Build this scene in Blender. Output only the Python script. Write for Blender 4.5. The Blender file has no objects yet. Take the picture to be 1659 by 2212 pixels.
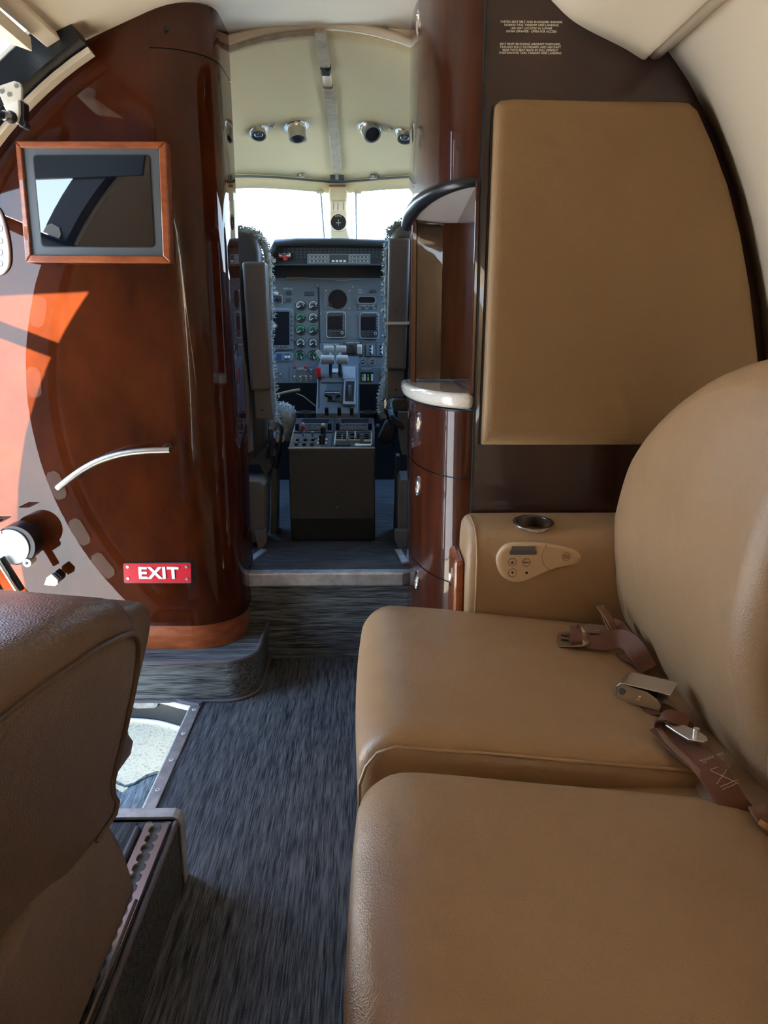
import bpy, bmesh, math, random
from mathutils import Vector, Matrix
random.seed(7)
SC = bpy.context.scene
COL = SC.collection
# ---------------------------------------------------------------- camera
FPX = 1600.0
CAM_H = 1.10
PITCH = math.atan((1106 - 690) / FPX)
YAW = math.atan((829.5 - 800) / math.hypot(FPX, 416))
cam = bpy.data.cameras.new('camera')
cam.sensor_fit = 'HORIZONTAL'
cam.sensor_width = 36.0
cam.lens = FPX * 36.0 / 1659.0
cam.clip_start = 0.02
camo = bpy.data.objects.new('camera', cam)
COL.objects.link(camo)
camo.location = (0, 0, CAM_H)
camo.rotation_euler = (math.pi / 2 - PITCH, 0, -YAW)
SC.camera = camo
# ---------------------------------------------------------------- world, sun, exposure
SC.view_settings.view_transform = 'Standard'
SC.view_settings.look = 'None'
SC.view_settings.gamma = 1.0
SC.view_settings.use_curve_mapping = False
SC.view_settings.exposure = 0.62
SC.cycles.max_bounces = 6
SC.cycles.diffuse_bounces = 4
SC.cycles.glossy_bounces = 3
SC.cycles.caustics_reflective = False
SC.cycles.use_adaptive_sampling = True
SC.cycles.adaptive_threshold = 0.10
SKY_STRENGTH = 8.0
SUN_STRENGTH = 44.0
SUN_DIR = Vector((0.27, 0.67, -0.39)).normalized()
w = bpy.data.worlds.new('sky')
SC.world = w
w.use_nodes = True
nt = w.node_tree
nt.nodes.clear()
N = nt.nodes.new
tc = N('ShaderNodeTexCoord')
sep = N('ShaderNodeSeparateXYZ')
ramp = N('ShaderNodeValToRGB')
ramp.color_ramp.elements[0].position = 0.0
ramp.color_ramp.elements[0].color = (0.80, 0.89, 1.0, 1)
ramp.color_ramp.elements[1].position = 0.75
ramp.color_ramp.elements[1].color = (0.20, 0.42, 0.86, 1)
el = ramp.color_ramp.elements.new(0.25)
el.color = (0.46, 0.69, 1.0, 1)
mp = N('ShaderNodeMapping')
mp.inputs['Scale'].default_value = (1.6, 1.6, 4.0)
noi = N('ShaderNodeTexNoise')
noi.inputs['Scale'].default_value = 2.2
noi.inputs['Detail'].default_value = 7
noi.inputs['Roughness'].default_value = 0.6
cr = N('ShaderNodeValToRGB')
cr.color_ramp.elements[0].position = 0.53
cr.color_ramp.elements[0].color = (0, 0, 0, 1)
cr.color_ramp.elements[1].position = 0.76
cr.color_ramp.elements[1].color = (1, 1, 1, 1)
mix = N('ShaderNodeMix')
mix.data_type = 'RGBA'
mix.inputs[7].default_value = (1.15, 1.2, 1.25, 1)
bg = N('ShaderNodeBackground')
bg.inputs['Strength'].default_value = SKY_STRENGTH
out = N('ShaderNodeOutputWorld')
L = nt.links.new
L(tc.outputs['Generated'], sep.inputs[0])
L(sep.outputs['Z'], ramp.inputs['Fac'])
L(tc.outputs['Generated'], mp.inputs['Vector'])
L(mp.outputs[0], noi.inputs['Vector'])
L(noi.outputs['Fac'], cr.inputs['Fac'])
L(cr.outputs['Color'], mix.inputs[0])
L(ramp.outputs['Color'], mix.inputs[6])
L(mix.outputs[2], bg.inputs['Color'])
L(bg.outputs[0], out.inputs[0])
sun = bpy.data.lights.new('sun', 'SUN')
sun.energy = SUN_STRENGTH
sun.color = (1.0, 0.93, 0.82)
sun.angle = 0.009
suno = bpy.data.objects.new('sun', sun)
COL.objects.link(suno)
suno.rotation_euler = SUN_DIR.to_track_quat('-Z', 'Y').to_euler()
suno.location = (-3, -5, 6)


def area_light(name, loc, aim, sx, sy, energy, color=(1, 1, 1), portal=False):
    l = bpy.data.lights.new(name, 'AREA')
    l.shape = 'RECTANGLE'
    l.size, l.size_y = sx, sy
    l.energy = energy
    l.color = color
    if portal:
        l.cycles.is_portal = True
    o = bpy.data.objects.new(name, l)
    COL.objects.link(o)
    o.location = loc
    o.rotation_euler = Vector(aim).to_track_quat('-Z', 'Y').to_euler()
    return o


# portals at the openings of the shell (they only steer the sky's own light)
area_light('portal_door', (-1.2, 1.71, 0.85), (1, 0, 0), 0.66, 1.9, 0, portal=True)
area_light('portal_windscreen', (-0.14, 3.75, 1.65), (0, -1, 0), 1.7, 0.9, 0, portal=True)


# ---------------------------------------------------------------- photograph ray helpers
def ray(px, py):
    x = (px - 829.5) / FPX
    y = -(py - 1106) / FPX
    c, s = math.cos(PITCH), math.sin(PITCH)
    a, b, d = x, c + s * y, -s + c * y
    cy, sy = math.cos(YAW), math.sin(YAW)
    return Vector((a * cy + b * sy, -a * sy + b * cy, d))


ORG = Vector((0, 0, CAM_H))


def atY(px, py, Y):
    r = ray(px, py)
    return ORG + r * (Y / r.y)


def atZ(px, py, Z):
    r = ray(px, py)
    return ORG + r * ((Z - CAM_H) / r.z)


def atX(px, py, X):
    r = ray(px, py)
    return ORG + r * (X / r.x)


# ---------------------------------------------------------------- materials
MAT = {}


def material(name, base, rough=0.5, metal=0.0, coat=0.0, coat_rough=0.03, var=None, var_scale=(8, 8, 8), var_detail=6,
             var_lo=0.35, var_hi=0.65, bump=0.0, bump_scale=60, bump_vec=None, bump_detail=3, wave=0.0, wave_scale=4,
             spec=0.5, emit=None, voronoi=False):
    m = bpy.data.materials.new(name)
    m.use_nodes = True
    nt = m.node_tree
    b = nt.nodes['Principled BSDF']
    b.inputs['Base Color'].default_value = (*base, 1)
    b.inputs['Roughness'].default_value = rough
    b.inputs['Metallic'].default_value = metal
    b.inputs['Specular IOR Level'].default_value = spec
    b.inputs['Coat Weight'].default_value = coat
    b.inputs['Coat Roughness'].default_value = coat_rough
    b.inputs['Coat IOR'].default_value = 1.40
    if emit:
        b.inputs['Emission Color'].default_value = (*emit[0], 1)
        b.inputs['Emission Strength'].default_value = emit[1]
    tc = nt.nodes.new('ShaderNodeTexCoord')
    geo = nt.nodes.new('ShaderNodeNewGeometry')
    pos = geo.outputs['Position'] if name in WORLD_COORD else tc.outputs['Object']
    if var:
        mp = nt.nodes.new('ShaderNodeMapping')
        mp.inputs['Scale'].default_value = var_scale
        no = nt.nodes.new('ShaderNodeTexNoise')
        no.inputs['Scale'].default_value = 1.0
        no.inputs['Detail'].default_value = var_detail
        no.inputs['Roughness'].default_value = 0.62
        mr = nt.nodes.new('ShaderNodeMapRange')
        mr.inputs['From Min'].default_value = var_lo
        mr.inputs['From Max'].default_value = var_hi
        mx = nt.nodes.new('ShaderNodeMix')
        mx.data_type = 'RGBA'
        mx.inputs[6].default_value = (*base, 1)
        mx.inputs[7].default_value = (*var, 1)
        nt.links.new(pos, mp.inputs['Vector'])
        nt.links.new(mp.outputs[0], no.inputs['Vector'])
        nt.links.new(no.outputs['Fac'], mr.inputs['Value'])
        nt.links.new(mr.outputs[0], mx.inputs[0])
        nt.links.new(mx.outputs[2], b.inputs['Base Color'])
    if bump:
        mp = nt.nodes.new('ShaderNodeMapping')
        mp.inputs['Scale'].default_value = bump_vec or (bump_scale,) * 3
        if voronoi:
            no = nt.nodes.new('ShaderNodeTexVoronoi')
            no.inputs['Scale'].default_value = 1.0
            soft = nt.nodes.new('ShaderNodeTexNoise')
            soft.inputs['Scale'].default_value = 13.0
            soft.inputs['Detail'].default_value = 2.5
            nt.links.new(pos, soft.inputs['Vector'])
            ad = nt.nodes.new('ShaderNodeMath')
            ad.operation = 'MULTIPLY_ADD'
            ad.inputs[1].default_value = 5.0
            nt.links.new(soft.outputs['Fac'], ad.inputs[0])
            nt.links.new(no.outputs['Distance'], ad.inputs[2])
            res = ad.outputs[0]
        else:
            no = nt.nodes.new('ShaderNodeTexNoise')
            no.inputs['Scale'].default_value = 1.0
            no.inputs['Detail'].default_value = bump_detail
            res = no.outputs['Fac']
        bp = nt.nodes.new('ShaderNodeBump')
        bp.inputs['Strength'].default_value = bump
        bp.inputs['Distance'].default_value = 0.002
        nt.links.new(pos, mp.inputs['Vector'])
        nt.links.new(mp.outputs[0], no.inputs['Vector'])
        nt.links.new(res, bp.inputs['Height'])
        nt.links.new(bp.outputs[0], b.inputs['Normal'])
    if wave:
        no = nt.nodes.new('ShaderNodeTexNoise')
        no.inputs['Scale'].default_value = wave_scale
        no.inputs['Detail'].default_value = 3.5
        bp = nt.nodes.new('ShaderNodeBump')
        bp.inputs['Strength'].default_value = wave
        bp.inputs['Distance'].default_value = 0.01
        nt.links.new(pos, no.inputs['Vector'])
        nt.links.new(no.outputs['Fac'], bp.inputs['Height'])
        nt.links.new(bp.outputs[0], b.inputs['Coat Normal'])
    MAT[name] = m
    return m


WORLD_COORD = set()


def carpet(name, axis, lo=(0.008, 0.009, 0.012), hi=(0.15, 0.155, 0.168)):
    """woven carpet: short streaks along one axis over a fine thread grid"""
    m = bpy.data.materials.new(name)
    m.use_nodes = True
    nt = m.node_tree
    b = nt.nodes['Principled BSDF']
    b.inputs['Roughness'].default_value = 0.75
    b.inputs['Specular IOR Level'].default_value = 0.3
    tc = nt.nodes.new('ShaderNodeTexCoord')

    def noise(scale, det):
        mp = nt.nodes.new('ShaderNodeMapping')
        mp.inputs['Scale'].default_value = scale
        no = nt.nodes.new('ShaderNodeTexNoise')
        no.inputs['Scale'].default_value = 1
        no.inputs['Detail'].default_value = det
        nt.links.new(tc.outputs['Object'], mp.inputs['Vector'])
        nt.links.new(mp.outputs[0], no.inputs['Vector'])
        return no.outputs['Fac']

    def math_(op, a, b_, c=None):
        n = nt.nodes.new('ShaderNodeMath')
        n.operation = op
        for i, v in enumerate((a, b_, c)):
            if v is None:
                continue
            if isinstance(v, (int, float)):
                n.inputs[i].default_value = v
            else:
                nt.links.new(v, n.inputs[i])
        return n.outputs[0]
    y = axis == 'y'
    s1 = noise((380, 15, 380) if y else (15, 380, 380), 2)
    s2 = noise((90, 5, 90) if y else (5, 90, 90), 3)
    sep = nt.nodes.new('ShaderNodeSeparateXYZ')
    nt.links.new(tc.outputs['Object'], sep.inputs[0])
    u = sep.outputs['X']
    v = math_('ADD', sep.outputs['Y'], sep.outputs['Z'])
    w = math_('MULTIPLY', math_('SINE', math_('MULTIPLY', u, 2 * math.pi / 0.0052), None), math_('SINE', math_('MULTIPLY', v, 2 * math.pi / 0.0052), None))
    f = math_('MULTIPLY_ADD', s1, 0.9, math_('MULTIPLY', s2, 0.6))
    f = math_('MULTIPLY_ADD', w, 0.13, f)
    mr = nt.nodes.new('ShaderNodeMapRange')
    mr.inputs['From Min'].default_value = 0.56
    mr.inputs['From Max'].default_value = 0.96
    nt.links.new(f, mr.inputs['Value'])
    mx = nt.nodes.new('ShaderNodeMix')
    mx.data_type = 'RGBA'
    mx.inputs[6].default_value = (*lo, 1)
    mx.inputs[7].default_value = (*hi, 1)
    nt.links.new(mr.outputs[0], mx.inputs[0])
    nt.links.new(mx.outputs[2], b.inputs['Base Color'])
    bp = nt.nodes.new('ShaderNodeBump')
    bp.inputs['Strength'].default_value = 0.6
    bp.inputs['Distance'].default_value = 0.002
    nt.links.new(f, bp.inputs['Height'])
    nt.links.new(bp.outputs[0], b.inputs['Normal'])
    MAT[name] = m


def glass(name, tint=(0.92, 0.98, 1.0)):
    m = bpy.data.materials.new(name)
    m.use_nodes = True
    nt = m.node_tree
    nt.nodes.clear()
    t = nt.nodes.new('ShaderNodeBsdfTransparent')
    t.inputs[0].default_value = (*tint, 1)
    g = nt.nodes.new('ShaderNodeBsdfGlossy')
    g.inputs['Roughness'].default_value = 0.02
    x = nt.nodes.new('ShaderNodeMixShader')
    o = nt.nodes.new('ShaderNodeOutputMaterial')
    x.inputs[0].default_value = 0.04
    nt.links.new(t.outputs[0], x.inputs[1])
    nt.links.new(g.outputs[0], x.inputs[2])
    nt.links.new(x.outputs[0], o.inputs[0])
    MAT[name] = m


material('wood', (0.027, 0.0058, 0.0019), 0.4, coat=1.0, coat_rough=0.008, var=(0.064, 0.0125, 0.0034), var_scale=(5, 5, 3.2),
         wave=0.02, wave_scale=5, spec=0.0)
material('wood_side', (0.036, 0.0085, 0.0032), 0.35, coat=1.0, coat_rough=0.01, var=(0.075, 0.0165, 0.0050), var_scale=(22, 22, 2.2),
         wave=0.02, wave_scale=5, spec=0.1)
material('wood_dark', (0.024, 0.0065, 0.0036), 0.35, coat=1.0, coat_rough=0.015, var=(0.038, 0.0105, 0.005), var_scale=(6, 6, 3), wave=0.015,
         wave_scale=4, spec=0.3)
material('wood_trim', (0.22, 0.050, 0.014), 0.32, coat=1.0, coat_rough=0.02, var=(0.36, 0.10, 0.03), var_scale=(14, 14, 60), spec=0.3)
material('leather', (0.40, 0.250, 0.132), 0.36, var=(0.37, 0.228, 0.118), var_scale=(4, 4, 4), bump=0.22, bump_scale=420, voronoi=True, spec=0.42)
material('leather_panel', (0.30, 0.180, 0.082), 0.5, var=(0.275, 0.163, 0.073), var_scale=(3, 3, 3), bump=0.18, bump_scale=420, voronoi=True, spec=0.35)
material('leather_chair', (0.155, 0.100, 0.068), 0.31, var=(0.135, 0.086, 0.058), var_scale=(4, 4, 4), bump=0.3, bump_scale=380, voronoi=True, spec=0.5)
material('piping_dark', (0.10, 0.065, 0.045), 0.5)
material('piping', (0.40, 0.25, 0.13), 0.4)
material('panel_plastic', (0.62, 0.43, 0.25), 0.3, spec=0.5)
material('cream', (0.85, 0.73, 0.56), 0.55, bump=0.05, bump_scale=300)
material('cream_trim', (0.82, 0.70, 0.53), 0.4)
material('headliner_cockpit', (0.84, 0.72, 0.42), 0.7, var=(0.79, 0.67, 0.385), var_scale=(2.5, 2.5, 2.5), bump=0.08, bump_scale=260)
material('strip_fabric', (0.55, 0.50, 0.38), 0.8, var=(0.42, 0.38, 0.29), var_scale=(40, 40, 40), bump=0.4, bump_scale=300)
material('post_cream', (0.72, 0.62, 0.40), 0.45)
material('alu', (0.62, 0.61, 0.60), 0.55, metal=1.0, var=(0.42, 0.41, 0.40), var_scale=(30, 30, 30))
material('chrome', (0.86, 0.85, 0.83), 0.2, metal=1.0)
material('steel_satin', (0.66, 0.63, 0.58), 0.3, metal=1.0)
material('white_stone', (0.72, 0.67, 0.58), 0.12, coat=0.6, var=(0.60, 0.55, 0.47), var_scale=(120, 120, 120), var_lo=0.5, var_hi=0.7)
material('white_laminate', (0.88, 0.87, 0.88), 0.25, coat=0.5)
material('white_paint', (0.82, 0.80, 0.72), 0.35)
material('door_mech', (0.70, 0.66, 0.55), 0.4)
material('black_frame', (0.012, 0.014, 0.017), 0.3)
material('black', (0.006, 0.006, 0.007), 0.45)
material('black_rubber', (0.010, 0.011, 0.013), 0.65)
material('screen', (0.002, 0.003, 0.006), 0.02, spec=0.9, coat=1.0, coat_rough=0.0)
material('screen_dull', (0.004, 0.006, 0.010), 0.35, spec=0.25)
material('bezel_grey', (0.075, 0.090, 0.100), 0.4)
material('exit_red', (0.55, 0.010, 0.025), 0.32)
material('white_letter', (0.85, 0.85, 0.85), 0.4)
material('print_cream', (0.85, 0.80, 0.68), 0.6)
material('print_dark', (0.05, 0.025, 0.01), 0.6)
material('panel_grey', (0.150, 0.178, 0.190), 0.5, var=(0.130, 0.156, 0.168), var_scale=(5, 5, 5))
material('panel_grey_dark', (0.052, 0.062, 0.068), 0.5)
material('quadrant_grey', (0.090, 0.108, 0.118), 0.5)
material('console_grey', (0.026, 0.029, 0.030), 0.5, var=(0.020, 0.022, 0.023), var_scale=(8, 8, 8))
material('lever_grey', (0.40, 0.46, 0.46), 0.4)
material('glare_black', (0.022, 0.028, 0.030), 0.6)
material('dial_black', (0.010, 0.012, 0.013), 0.4)
material('dial_white', (0.75, 0.85, 0.80), 0.5)
material('dial_green', (0.10, 0.60, 0.25), 0.5)
material('dial_red', (0.60, 0.03, 0.03), 0.5)
material('dial_yellow', (0.70, 0.58, 0.05), 0.5)
material('red_knob', (0.50, 0.015, 0.02), 0.3)
material('blue_light', (0.03, 0.07, 0.16), 0.3)
material('button_grey', (0.22, 0.26, 0.28), 0.5)
material('seat_grey', (0.135, 0.120, 0.108), 0.5, bump=0.12, bump_scale=260)
material('seat_shell', (0.055, 0.055, 0.056), 0.5)
material('seat_paint', (0.13, 0.128, 0.122), 0.5)
material('sheepskin', (0.52, 0.60, 0.60), 0.95, var=(0.36, 0.44, 0.45), var_scale=(60, 60, 60))
material('webbing', (0.155, 0.060, 0.030), 0.55, bump=0.5, bump_vec=(900, 120, 900))
material('webbing_edge', (0.26, 0.13, 0.075), 0.7, bump=0.6, bump_scale=800)
material('stitch', (0.55, 0.33, 0.17), 0.7)
material('grit', (0.92, 0.82, 0.58), 0.8, var=(0.60, 0.50, 0.34), var_scale=(150, 150, 150), var_lo=0.52, var_hi=0.66, bump=0.6, bump_scale=260)
material('concrete', (0.58, 0.54, 0.47), 0.9, var=(0.52, 0.48, 0.41), var_scale=(3, 3, 3))
material('binding', (0.115, 0.098, 0.112), 0.8, bump=0.4, bump_scale=500)
material('cabin_grey', (0.10, 0.10, 0.105), 0.8)
material('tie_white', (0.75, 0.74, 0.70), 0.4)
material('straw', (0.24, 0.19, 0.11), 0.8)
material('skin_white', (0.75, 0.75, 0.75), 0.4)
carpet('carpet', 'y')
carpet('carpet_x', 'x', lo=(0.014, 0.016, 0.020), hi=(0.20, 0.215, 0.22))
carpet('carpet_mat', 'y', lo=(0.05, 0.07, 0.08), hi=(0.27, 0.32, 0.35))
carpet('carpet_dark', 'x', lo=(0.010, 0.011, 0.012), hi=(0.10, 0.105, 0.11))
glass('windscreen_glass')

# ---------------------------------------------------------------- object helpers
WL = {}


def link(o, parent, loc):
    COL.objects.link(o)
    loc = Vector(loc)
    WL[o.name] = loc
    if parent is not None:
        o.parent = parent
        o.location = loc - WL[parent.name]
    else:
        o.location = loc
    return o


def thing(name, label, cat, loc=(0, 0, 0), group=None, kind=None):
    o = bpy.data.objects.new(name, None)
    o.empty_display_size = 0.05
    link(o, None, loc)
    tag(o, label, cat, group, kind)
    return o


def tag(o, label=None, cat=None, group=None, kind=None):
    if label:
        o['label'] = label
    if cat:
        o['category'] = cat
    if group:
        o['group'] = group
    if kind:
        o['kind'] = kind
    return o


def ob(name, me, mat, parent=None, loc=(0, 0, 0), smooth=None, bevel=0.0, seg=2, rot=None):
    o = bpy.data.objects.new(name, me)
    if mat and not me.materials:
        me.materials.append(MAT[mat])
    link(o, parent, loc)
    if rot is not None:
        o.rotation_euler = rot
    if smooth is not None:
        me.shade_smooth()
        if smooth < 180:
            me.set_sharp_from_angle(angle=math.radians(smooth))
    if bevel:
        b = o.modifiers.new('bevel', 'BEVEL')
        b.width = bevel
        b.segments = seg
        b.limit_method = 'ANGLE'
        b.angle_limit = math.radians(40)
    return o


class MB:
    def __init__(s):
        s.v = []
        s.f = []

    def add(s, vs, fs):
        n = len(s.v)
        s.v += [tuple(v) for v in vs]
        s.f += [tuple(i + n for i in f) for f in fs]
        return s

    def box(s, c, d, rot=None):
        c = Vector(c)
        hx, hy, hz = d[0] / 2, d[1] / 2, d[2] / 2
        vs = [Vector((x, y, z)) for x in (-hx, hx) for y in (-hy, hy) for z in (-hz, hz)]
        if rot is not None:
            vs = [rot @ v for v in vs]
        return s.add([c + v for v in vs], [(0, 1, 3, 2), (4, 6, 7, 5), (0, 4, 5, 1), (2, 3, 7, 6), (0, 2, 6, 4), (1, 5, 7, 3)])

    def cyl(s, p0, p1, r, r1=None, n=16, caps=True):
        p0, p1 = Vector(p0), Vector(p1)
        r1 = r if r1 is None else r1
        d = (p1 - p0).normalized()
        a = d.orthogonal().normalized()
        b = d.cross(a)
        vs = []
        for i in range(n):
            t = 2 * math.pi * i / n
            e = a * math.cos(t) + b * math.sin(t)
            vs += [p0 + e * r, p1 + e * r1]
        fs = [(2 * i, 2 * ((i + 1) % n), 2 * ((i + 1) % n) + 1, 2 * i + 1) for i in range(n)]
        if caps:
            fs += [tuple(range(2 * n - 2, -1, -2)), tuple(range(1, 2 * n, 2))]
        return s.add(vs, fs)

    def ring(s, c, axis, ro, ri, h, n=24):
        c, d = Vector(c), Vector(axis).normalized()
        a = d.orthogonal().normalized()
        b = d.cross(a)
        vs = []
        for i in range(n):
            t = 2 * math.pi * i / n
            e = a * math.cos(t) + b * math.sin(t)
            vs += [c + e * ro, c + e * ro + d * h, c + e * ri + d * h, c + e * ri]
        fs = []
        for i in range(n):
            j = (i + 1) % n
            for k in range(4):
                l = (k + 1) % 4
                fs.append((4 * i + k, 4 * j + k, 4 * j + l, 4 * i + l))
        return s.add(vs, fs)

    def tube(s, pts, r, n=10, caps=True, flat=1.0):
        pts = [Vector(p) for p in pts]
        m = len(pts)
        up = None
        rings = []
        for i, p in enumerate(pts):
            t = (pts[min(i + 1, m - 1)] - pts[max(i - 1, 0)]).normalized()
            if up is None:
                up = t.orthogonal().normalized()
            up = (up - t * up.dot(t)).normalized()
            sd = t.cross(up)
            rr = r[i] if isinstance(r, (list, tuple)) else r
            rings.append([p + (up * math.cos(2 * math.pi * k / n) + sd * math.sin(2 * math.pi * k / n) * flat) * rr for k in range(n)])
        return s.loft(rings, caps)

    def loft(s, rings, caps=True, closed=True):
        n = len(rings[0])
        vs = [v for r in rings for v in r]
        fs = []
        for i in range(len(rings) - 1):
            for k in range(n if closed else n - 1):
                l = (k + 1) % n
                fs.append((i * n + k, i * n + l, (i + 1) * n + l, (i + 1) * n + k))
        if caps:
            fs.append(tuple(range(n - 1, -1, -1)))
            fs.append(tuple((len(rings) - 1) * n + k for k in range(n)))
        return s.add(vs, fs)

    def prism(s, poly, vec):
        poly = [Vector(p) for p in poly]
        vec = Vector(vec)
        return s.loft([poly, [p + vec for p in poly]])

    def grid(s, rows):
        n = len(rows[0])
        vs = [v for r in rows for v in r]
        fs = [(i * n + k, i * n + k + 1, (i + 1) * n + k + 1, (i + 1) * n + k) for i in range(len(rows) - 1) for k in range(n - 1)]
        return s.add(vs, fs)

    def sphere(s, c, r, n=10, m=6):
        c = Vector(c)
        rr = r if isinstance(r, (tuple, list)) else (r, r, r)
        rings = []
        for i in range(1, m):
            t = math.pi * i / m
            rings.append([c + Vector((rr[0] * math.sin(t) * math.cos(2 * math.pi * k / n), rr[1] * math.sin(t) * math.sin(2 * math.pi * k / n),
                                      rr[2] * math.cos(t))) for k in range(n)])
        return s.loft(rings, True)

    def mesh(s, name, fix=True):
        me = bpy.data.meshes.new(name)
        me.from_pydata(s.v, [], s.f)
        if fix:
            bm = bmesh.new()
            bm.from_mesh(me)
            bmesh.ops.recalc_face_normals(bm, faces=bm.faces)
            bm.to_mesh(me)
            bm.free()
        me.update()
        return me

    def build(s, name, mat, parent=None, loc=(0, 0, 0), smooth=None, bevel=0.0, seg=2, rot=None, fix=True):
        return ob(name, s.mesh(name, fix), mat, parent, loc, smooth, bevel, seg, rot)


def solid(o, t, off=1.0):
    m = o.modifiers.new('solid', 'SOLIDIFY')
    m.thickness = t
    m.offset = off
    return o


def subd(o, n=1):
    m = o.modifiers.new('subd', 'SUBSURF')
    m.levels = n
    m.render_levels = n
    return o


def box(name, c, d, mat, parent=None, bevel=0.0, seg=2, rot=None):
    return MB().box((0, 0, 0), d).build(name, mat, parent, c, None, bevel, seg, rot)


def rbox(name, lo, hi, r, mat, parent=None, n=10, deform=None, smooth=180):
    """rounded box: a subdivided cube whose surface is pulled onto a box with radius r"""
    lo, hi = Vector(lo), Vector(hi)
    bm = bmesh.new()
    bmesh.ops.create_cube(bm, size=2.0)
    bmesh.ops.subdivide_edges(bm, edges=bm.edges, cuts=n, use_grid_fill=True)
    rr = Vector(r) if not isinstance(r, (int, float)) else Vector((r, r, r))
    c = (lo + hi) / 2
    h = (hi - lo) / 2
    for v in bm.verts:
        # push samples toward the edges so that the rounding is sampled densely
        p = Vector([math.copysign(1 - (1 - abs(k)) ** 1.6, k) * hh for k, hh in zip(v.co, h)])
        q = Vector([max(-hh + q_, min(hh - q_, k)) for k, hh, q_ in zip(p, h, rr)])
        d = Vector([(k - kk) / q_ for k, kk, q_ in zip(p, q, rr)])
        if d.length > 1e-9:
            d.normalize()
        p = q + Vector([k * q_ for k, q_ in zip(d, rr)]) + c
        v.co = deform(p) if deform else p
    bmesh.ops.recalc_face_normals(bm, faces=bm.faces)
    me = bpy.data.meshes.new(name)
    bm.to_mesh(me)
    bm.free()
    return ob(name, me, mat, parent, (0, 0, 0), smooth)


def smooth_outline(pts, n=4):
    """Catmull-Rom through a closed list of 2D points"""
    out = []
    m = len(pts)
    for i in range(m):
        p0, p1, p2, p3 = (Vector(pts[(i + k - 1) % m]) for k in range(4))
        for k in range(n):
            t = k / n
            out.append(0.5 * ((2 * p1) + (p2 - p0) * t + (2 * p0 - 5 * p1 + 4 * p2 - p3) * t * t + (3 * p1 - p0 - 3 * p2 + p3) * t ** 3))
    return out


def curve_pts(pts, n=6):
    """Catmull-Rom through an open list of points"""
    P = [Vector(p) for p in pts]
    P = [P[0] * 2 - P[1]] + P + [P[-1] * 2 - P[-2]]
    out = []
    for i in range(1, len(P) - 2):
        p0, p1, p2, p3 = P[i - 1:i + 3]
        for k in range(n):
            t = k / n
            out.append(0.5 * ((2 * p1) + (p2 - p0) * t + (2 * p0 - 5 * p1 + 4 * p2 - p3) * t * t + (3 * p1 - p0 - 3 * p2 + p3) * t ** 3))
    out.append(P[-2])
    return out


def rounded_rect(w, h, r, n=4):
    out = []
    for cx, cy, a0 in ((w / 2 - r, h / 2 - r, 0), (-w / 2 + r, h / 2 - r, 90), (-w / 2 + r, -h / 2 + r, 180), (w / 2 - r, -h / 2 + r, 270)):
        for k in range(n + 1):
            a = math.radians(a0 + 90 * k / n)
            out.append(Vector((cx + r * math.cos(a), cy + r * math.sin(a))))
    return out


def pad(name, outline, fmap, thick, r, mat, parent=None, puff=0.0, rings=9, smooth=180):
    """upholstered pad: outline in (u, v); fmap(u, v, w) -> world, w = depth behind the front face"""
    P = [Vector(p) for p in outline]
    c = Vector((0, 0))
    for p in P:
        c += p
    c /= len(P)
    rmin = min((p - c).length for p in P)
    ss = [0.0001, 0.3, 0.6, 0.8] + [1 - (r / rmin) * (1 - math.sin(math.pi / 2 * k / 5)) for k in range(6)]
    ss = sorted(set(x for x in ss if x <= 1))
    R = []
    for s_ in ss:
        ins = (1 - s_) * rmin
        t = max(0.0, r - ins)
        w_ = r - math.sqrt(max(0.0, r * r - t * t)) - puff * (1 - s_ ** 2.5)
        R.append([fmap(c.x + (p.x - c.x) * s_, c.y + (p.y - c.y) * s_, w_) for p in P])
    R.append([fmap(p.x, p.y, thick) for p in P])
    return MB().loft(R, True).build(name, mat, parent, (0, 0, 0), smooth)


def slab_px(name, pts, Y, depth, mat, parent=None, bevel=0.0, smooth=None, seg=2):
    """polygon given by its photograph position on the plane y = Y, with real thickness"""
    P = [atY(x, y, Y) for x, y in pts]
    return MB().prism(P, (0, depth, 0)).build(name, mat, parent, (0, 0, 0), smooth, bevel, seg)


def text(name, body, size, loc, mat, parent, rot=(math.pi / 2, 0, 0), align='CENTER', extr=0.0004, bold=0.0, space=1.0, xs=1.0):
    c = bpy.data.curves.new(name, 'FONT')
    c.body = body
    c.size = size
    c.align_x = align
    c.align_y = 'CENTER'
    c.extrude = extr
    c.offset = bold
    c.space_character = space
    c.resolution_u = 3
    c.materials.append(MAT[mat])
    o = bpy.data.objects.new(name, c)
    link(o, parent, loc)
    o.rotation_euler = rot
    o.scale = (xs, 1, 1)
    return o


# ================================================================ THE SHELL
CX, CZ, RR = -0.15, 0.80, 1.10     # fuselage circle
Y_BULK, Y_CAB, Y_DOORWAY, Y_AFT = 1.88, 2.08, 2.34, -2.4


def arc(deg, r=RR):
    a = math.radians(deg)
    return CX + r * math.cos(a), CZ + r * math.sin(a)


# ground outside
g = MB().box((0, 0, -1.05), (60, 60, 0.04)).build('ground', 'concrete')
tag(g, 'pale sunlit concrete apron outside the entry door', 'ground', kind='structure')

# cabin floor
fl = MB()
fl.box((0.05, -0.06, -0.0125), (1.12, 4.70, 0.025))
fl.box((-0.71, -0.495, -0.0125), (0.44, 3.81, 0.025))
fl.box((-0.71, 2.17, -0.0125), (0.44, 0.24, 0.025))
f_ = fl.build('floor', 'carpet')
tag(f_, 'charcoal woven carpet of the cabin aisle', 'floor', kind='structure')
WLV = [-2.4, -1.83, -1.37, -0.98, -0.52, -0.13, 0.33, 0.72, 1.18, 1.42, 2.0, 2.1]
WIN = set()


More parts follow.
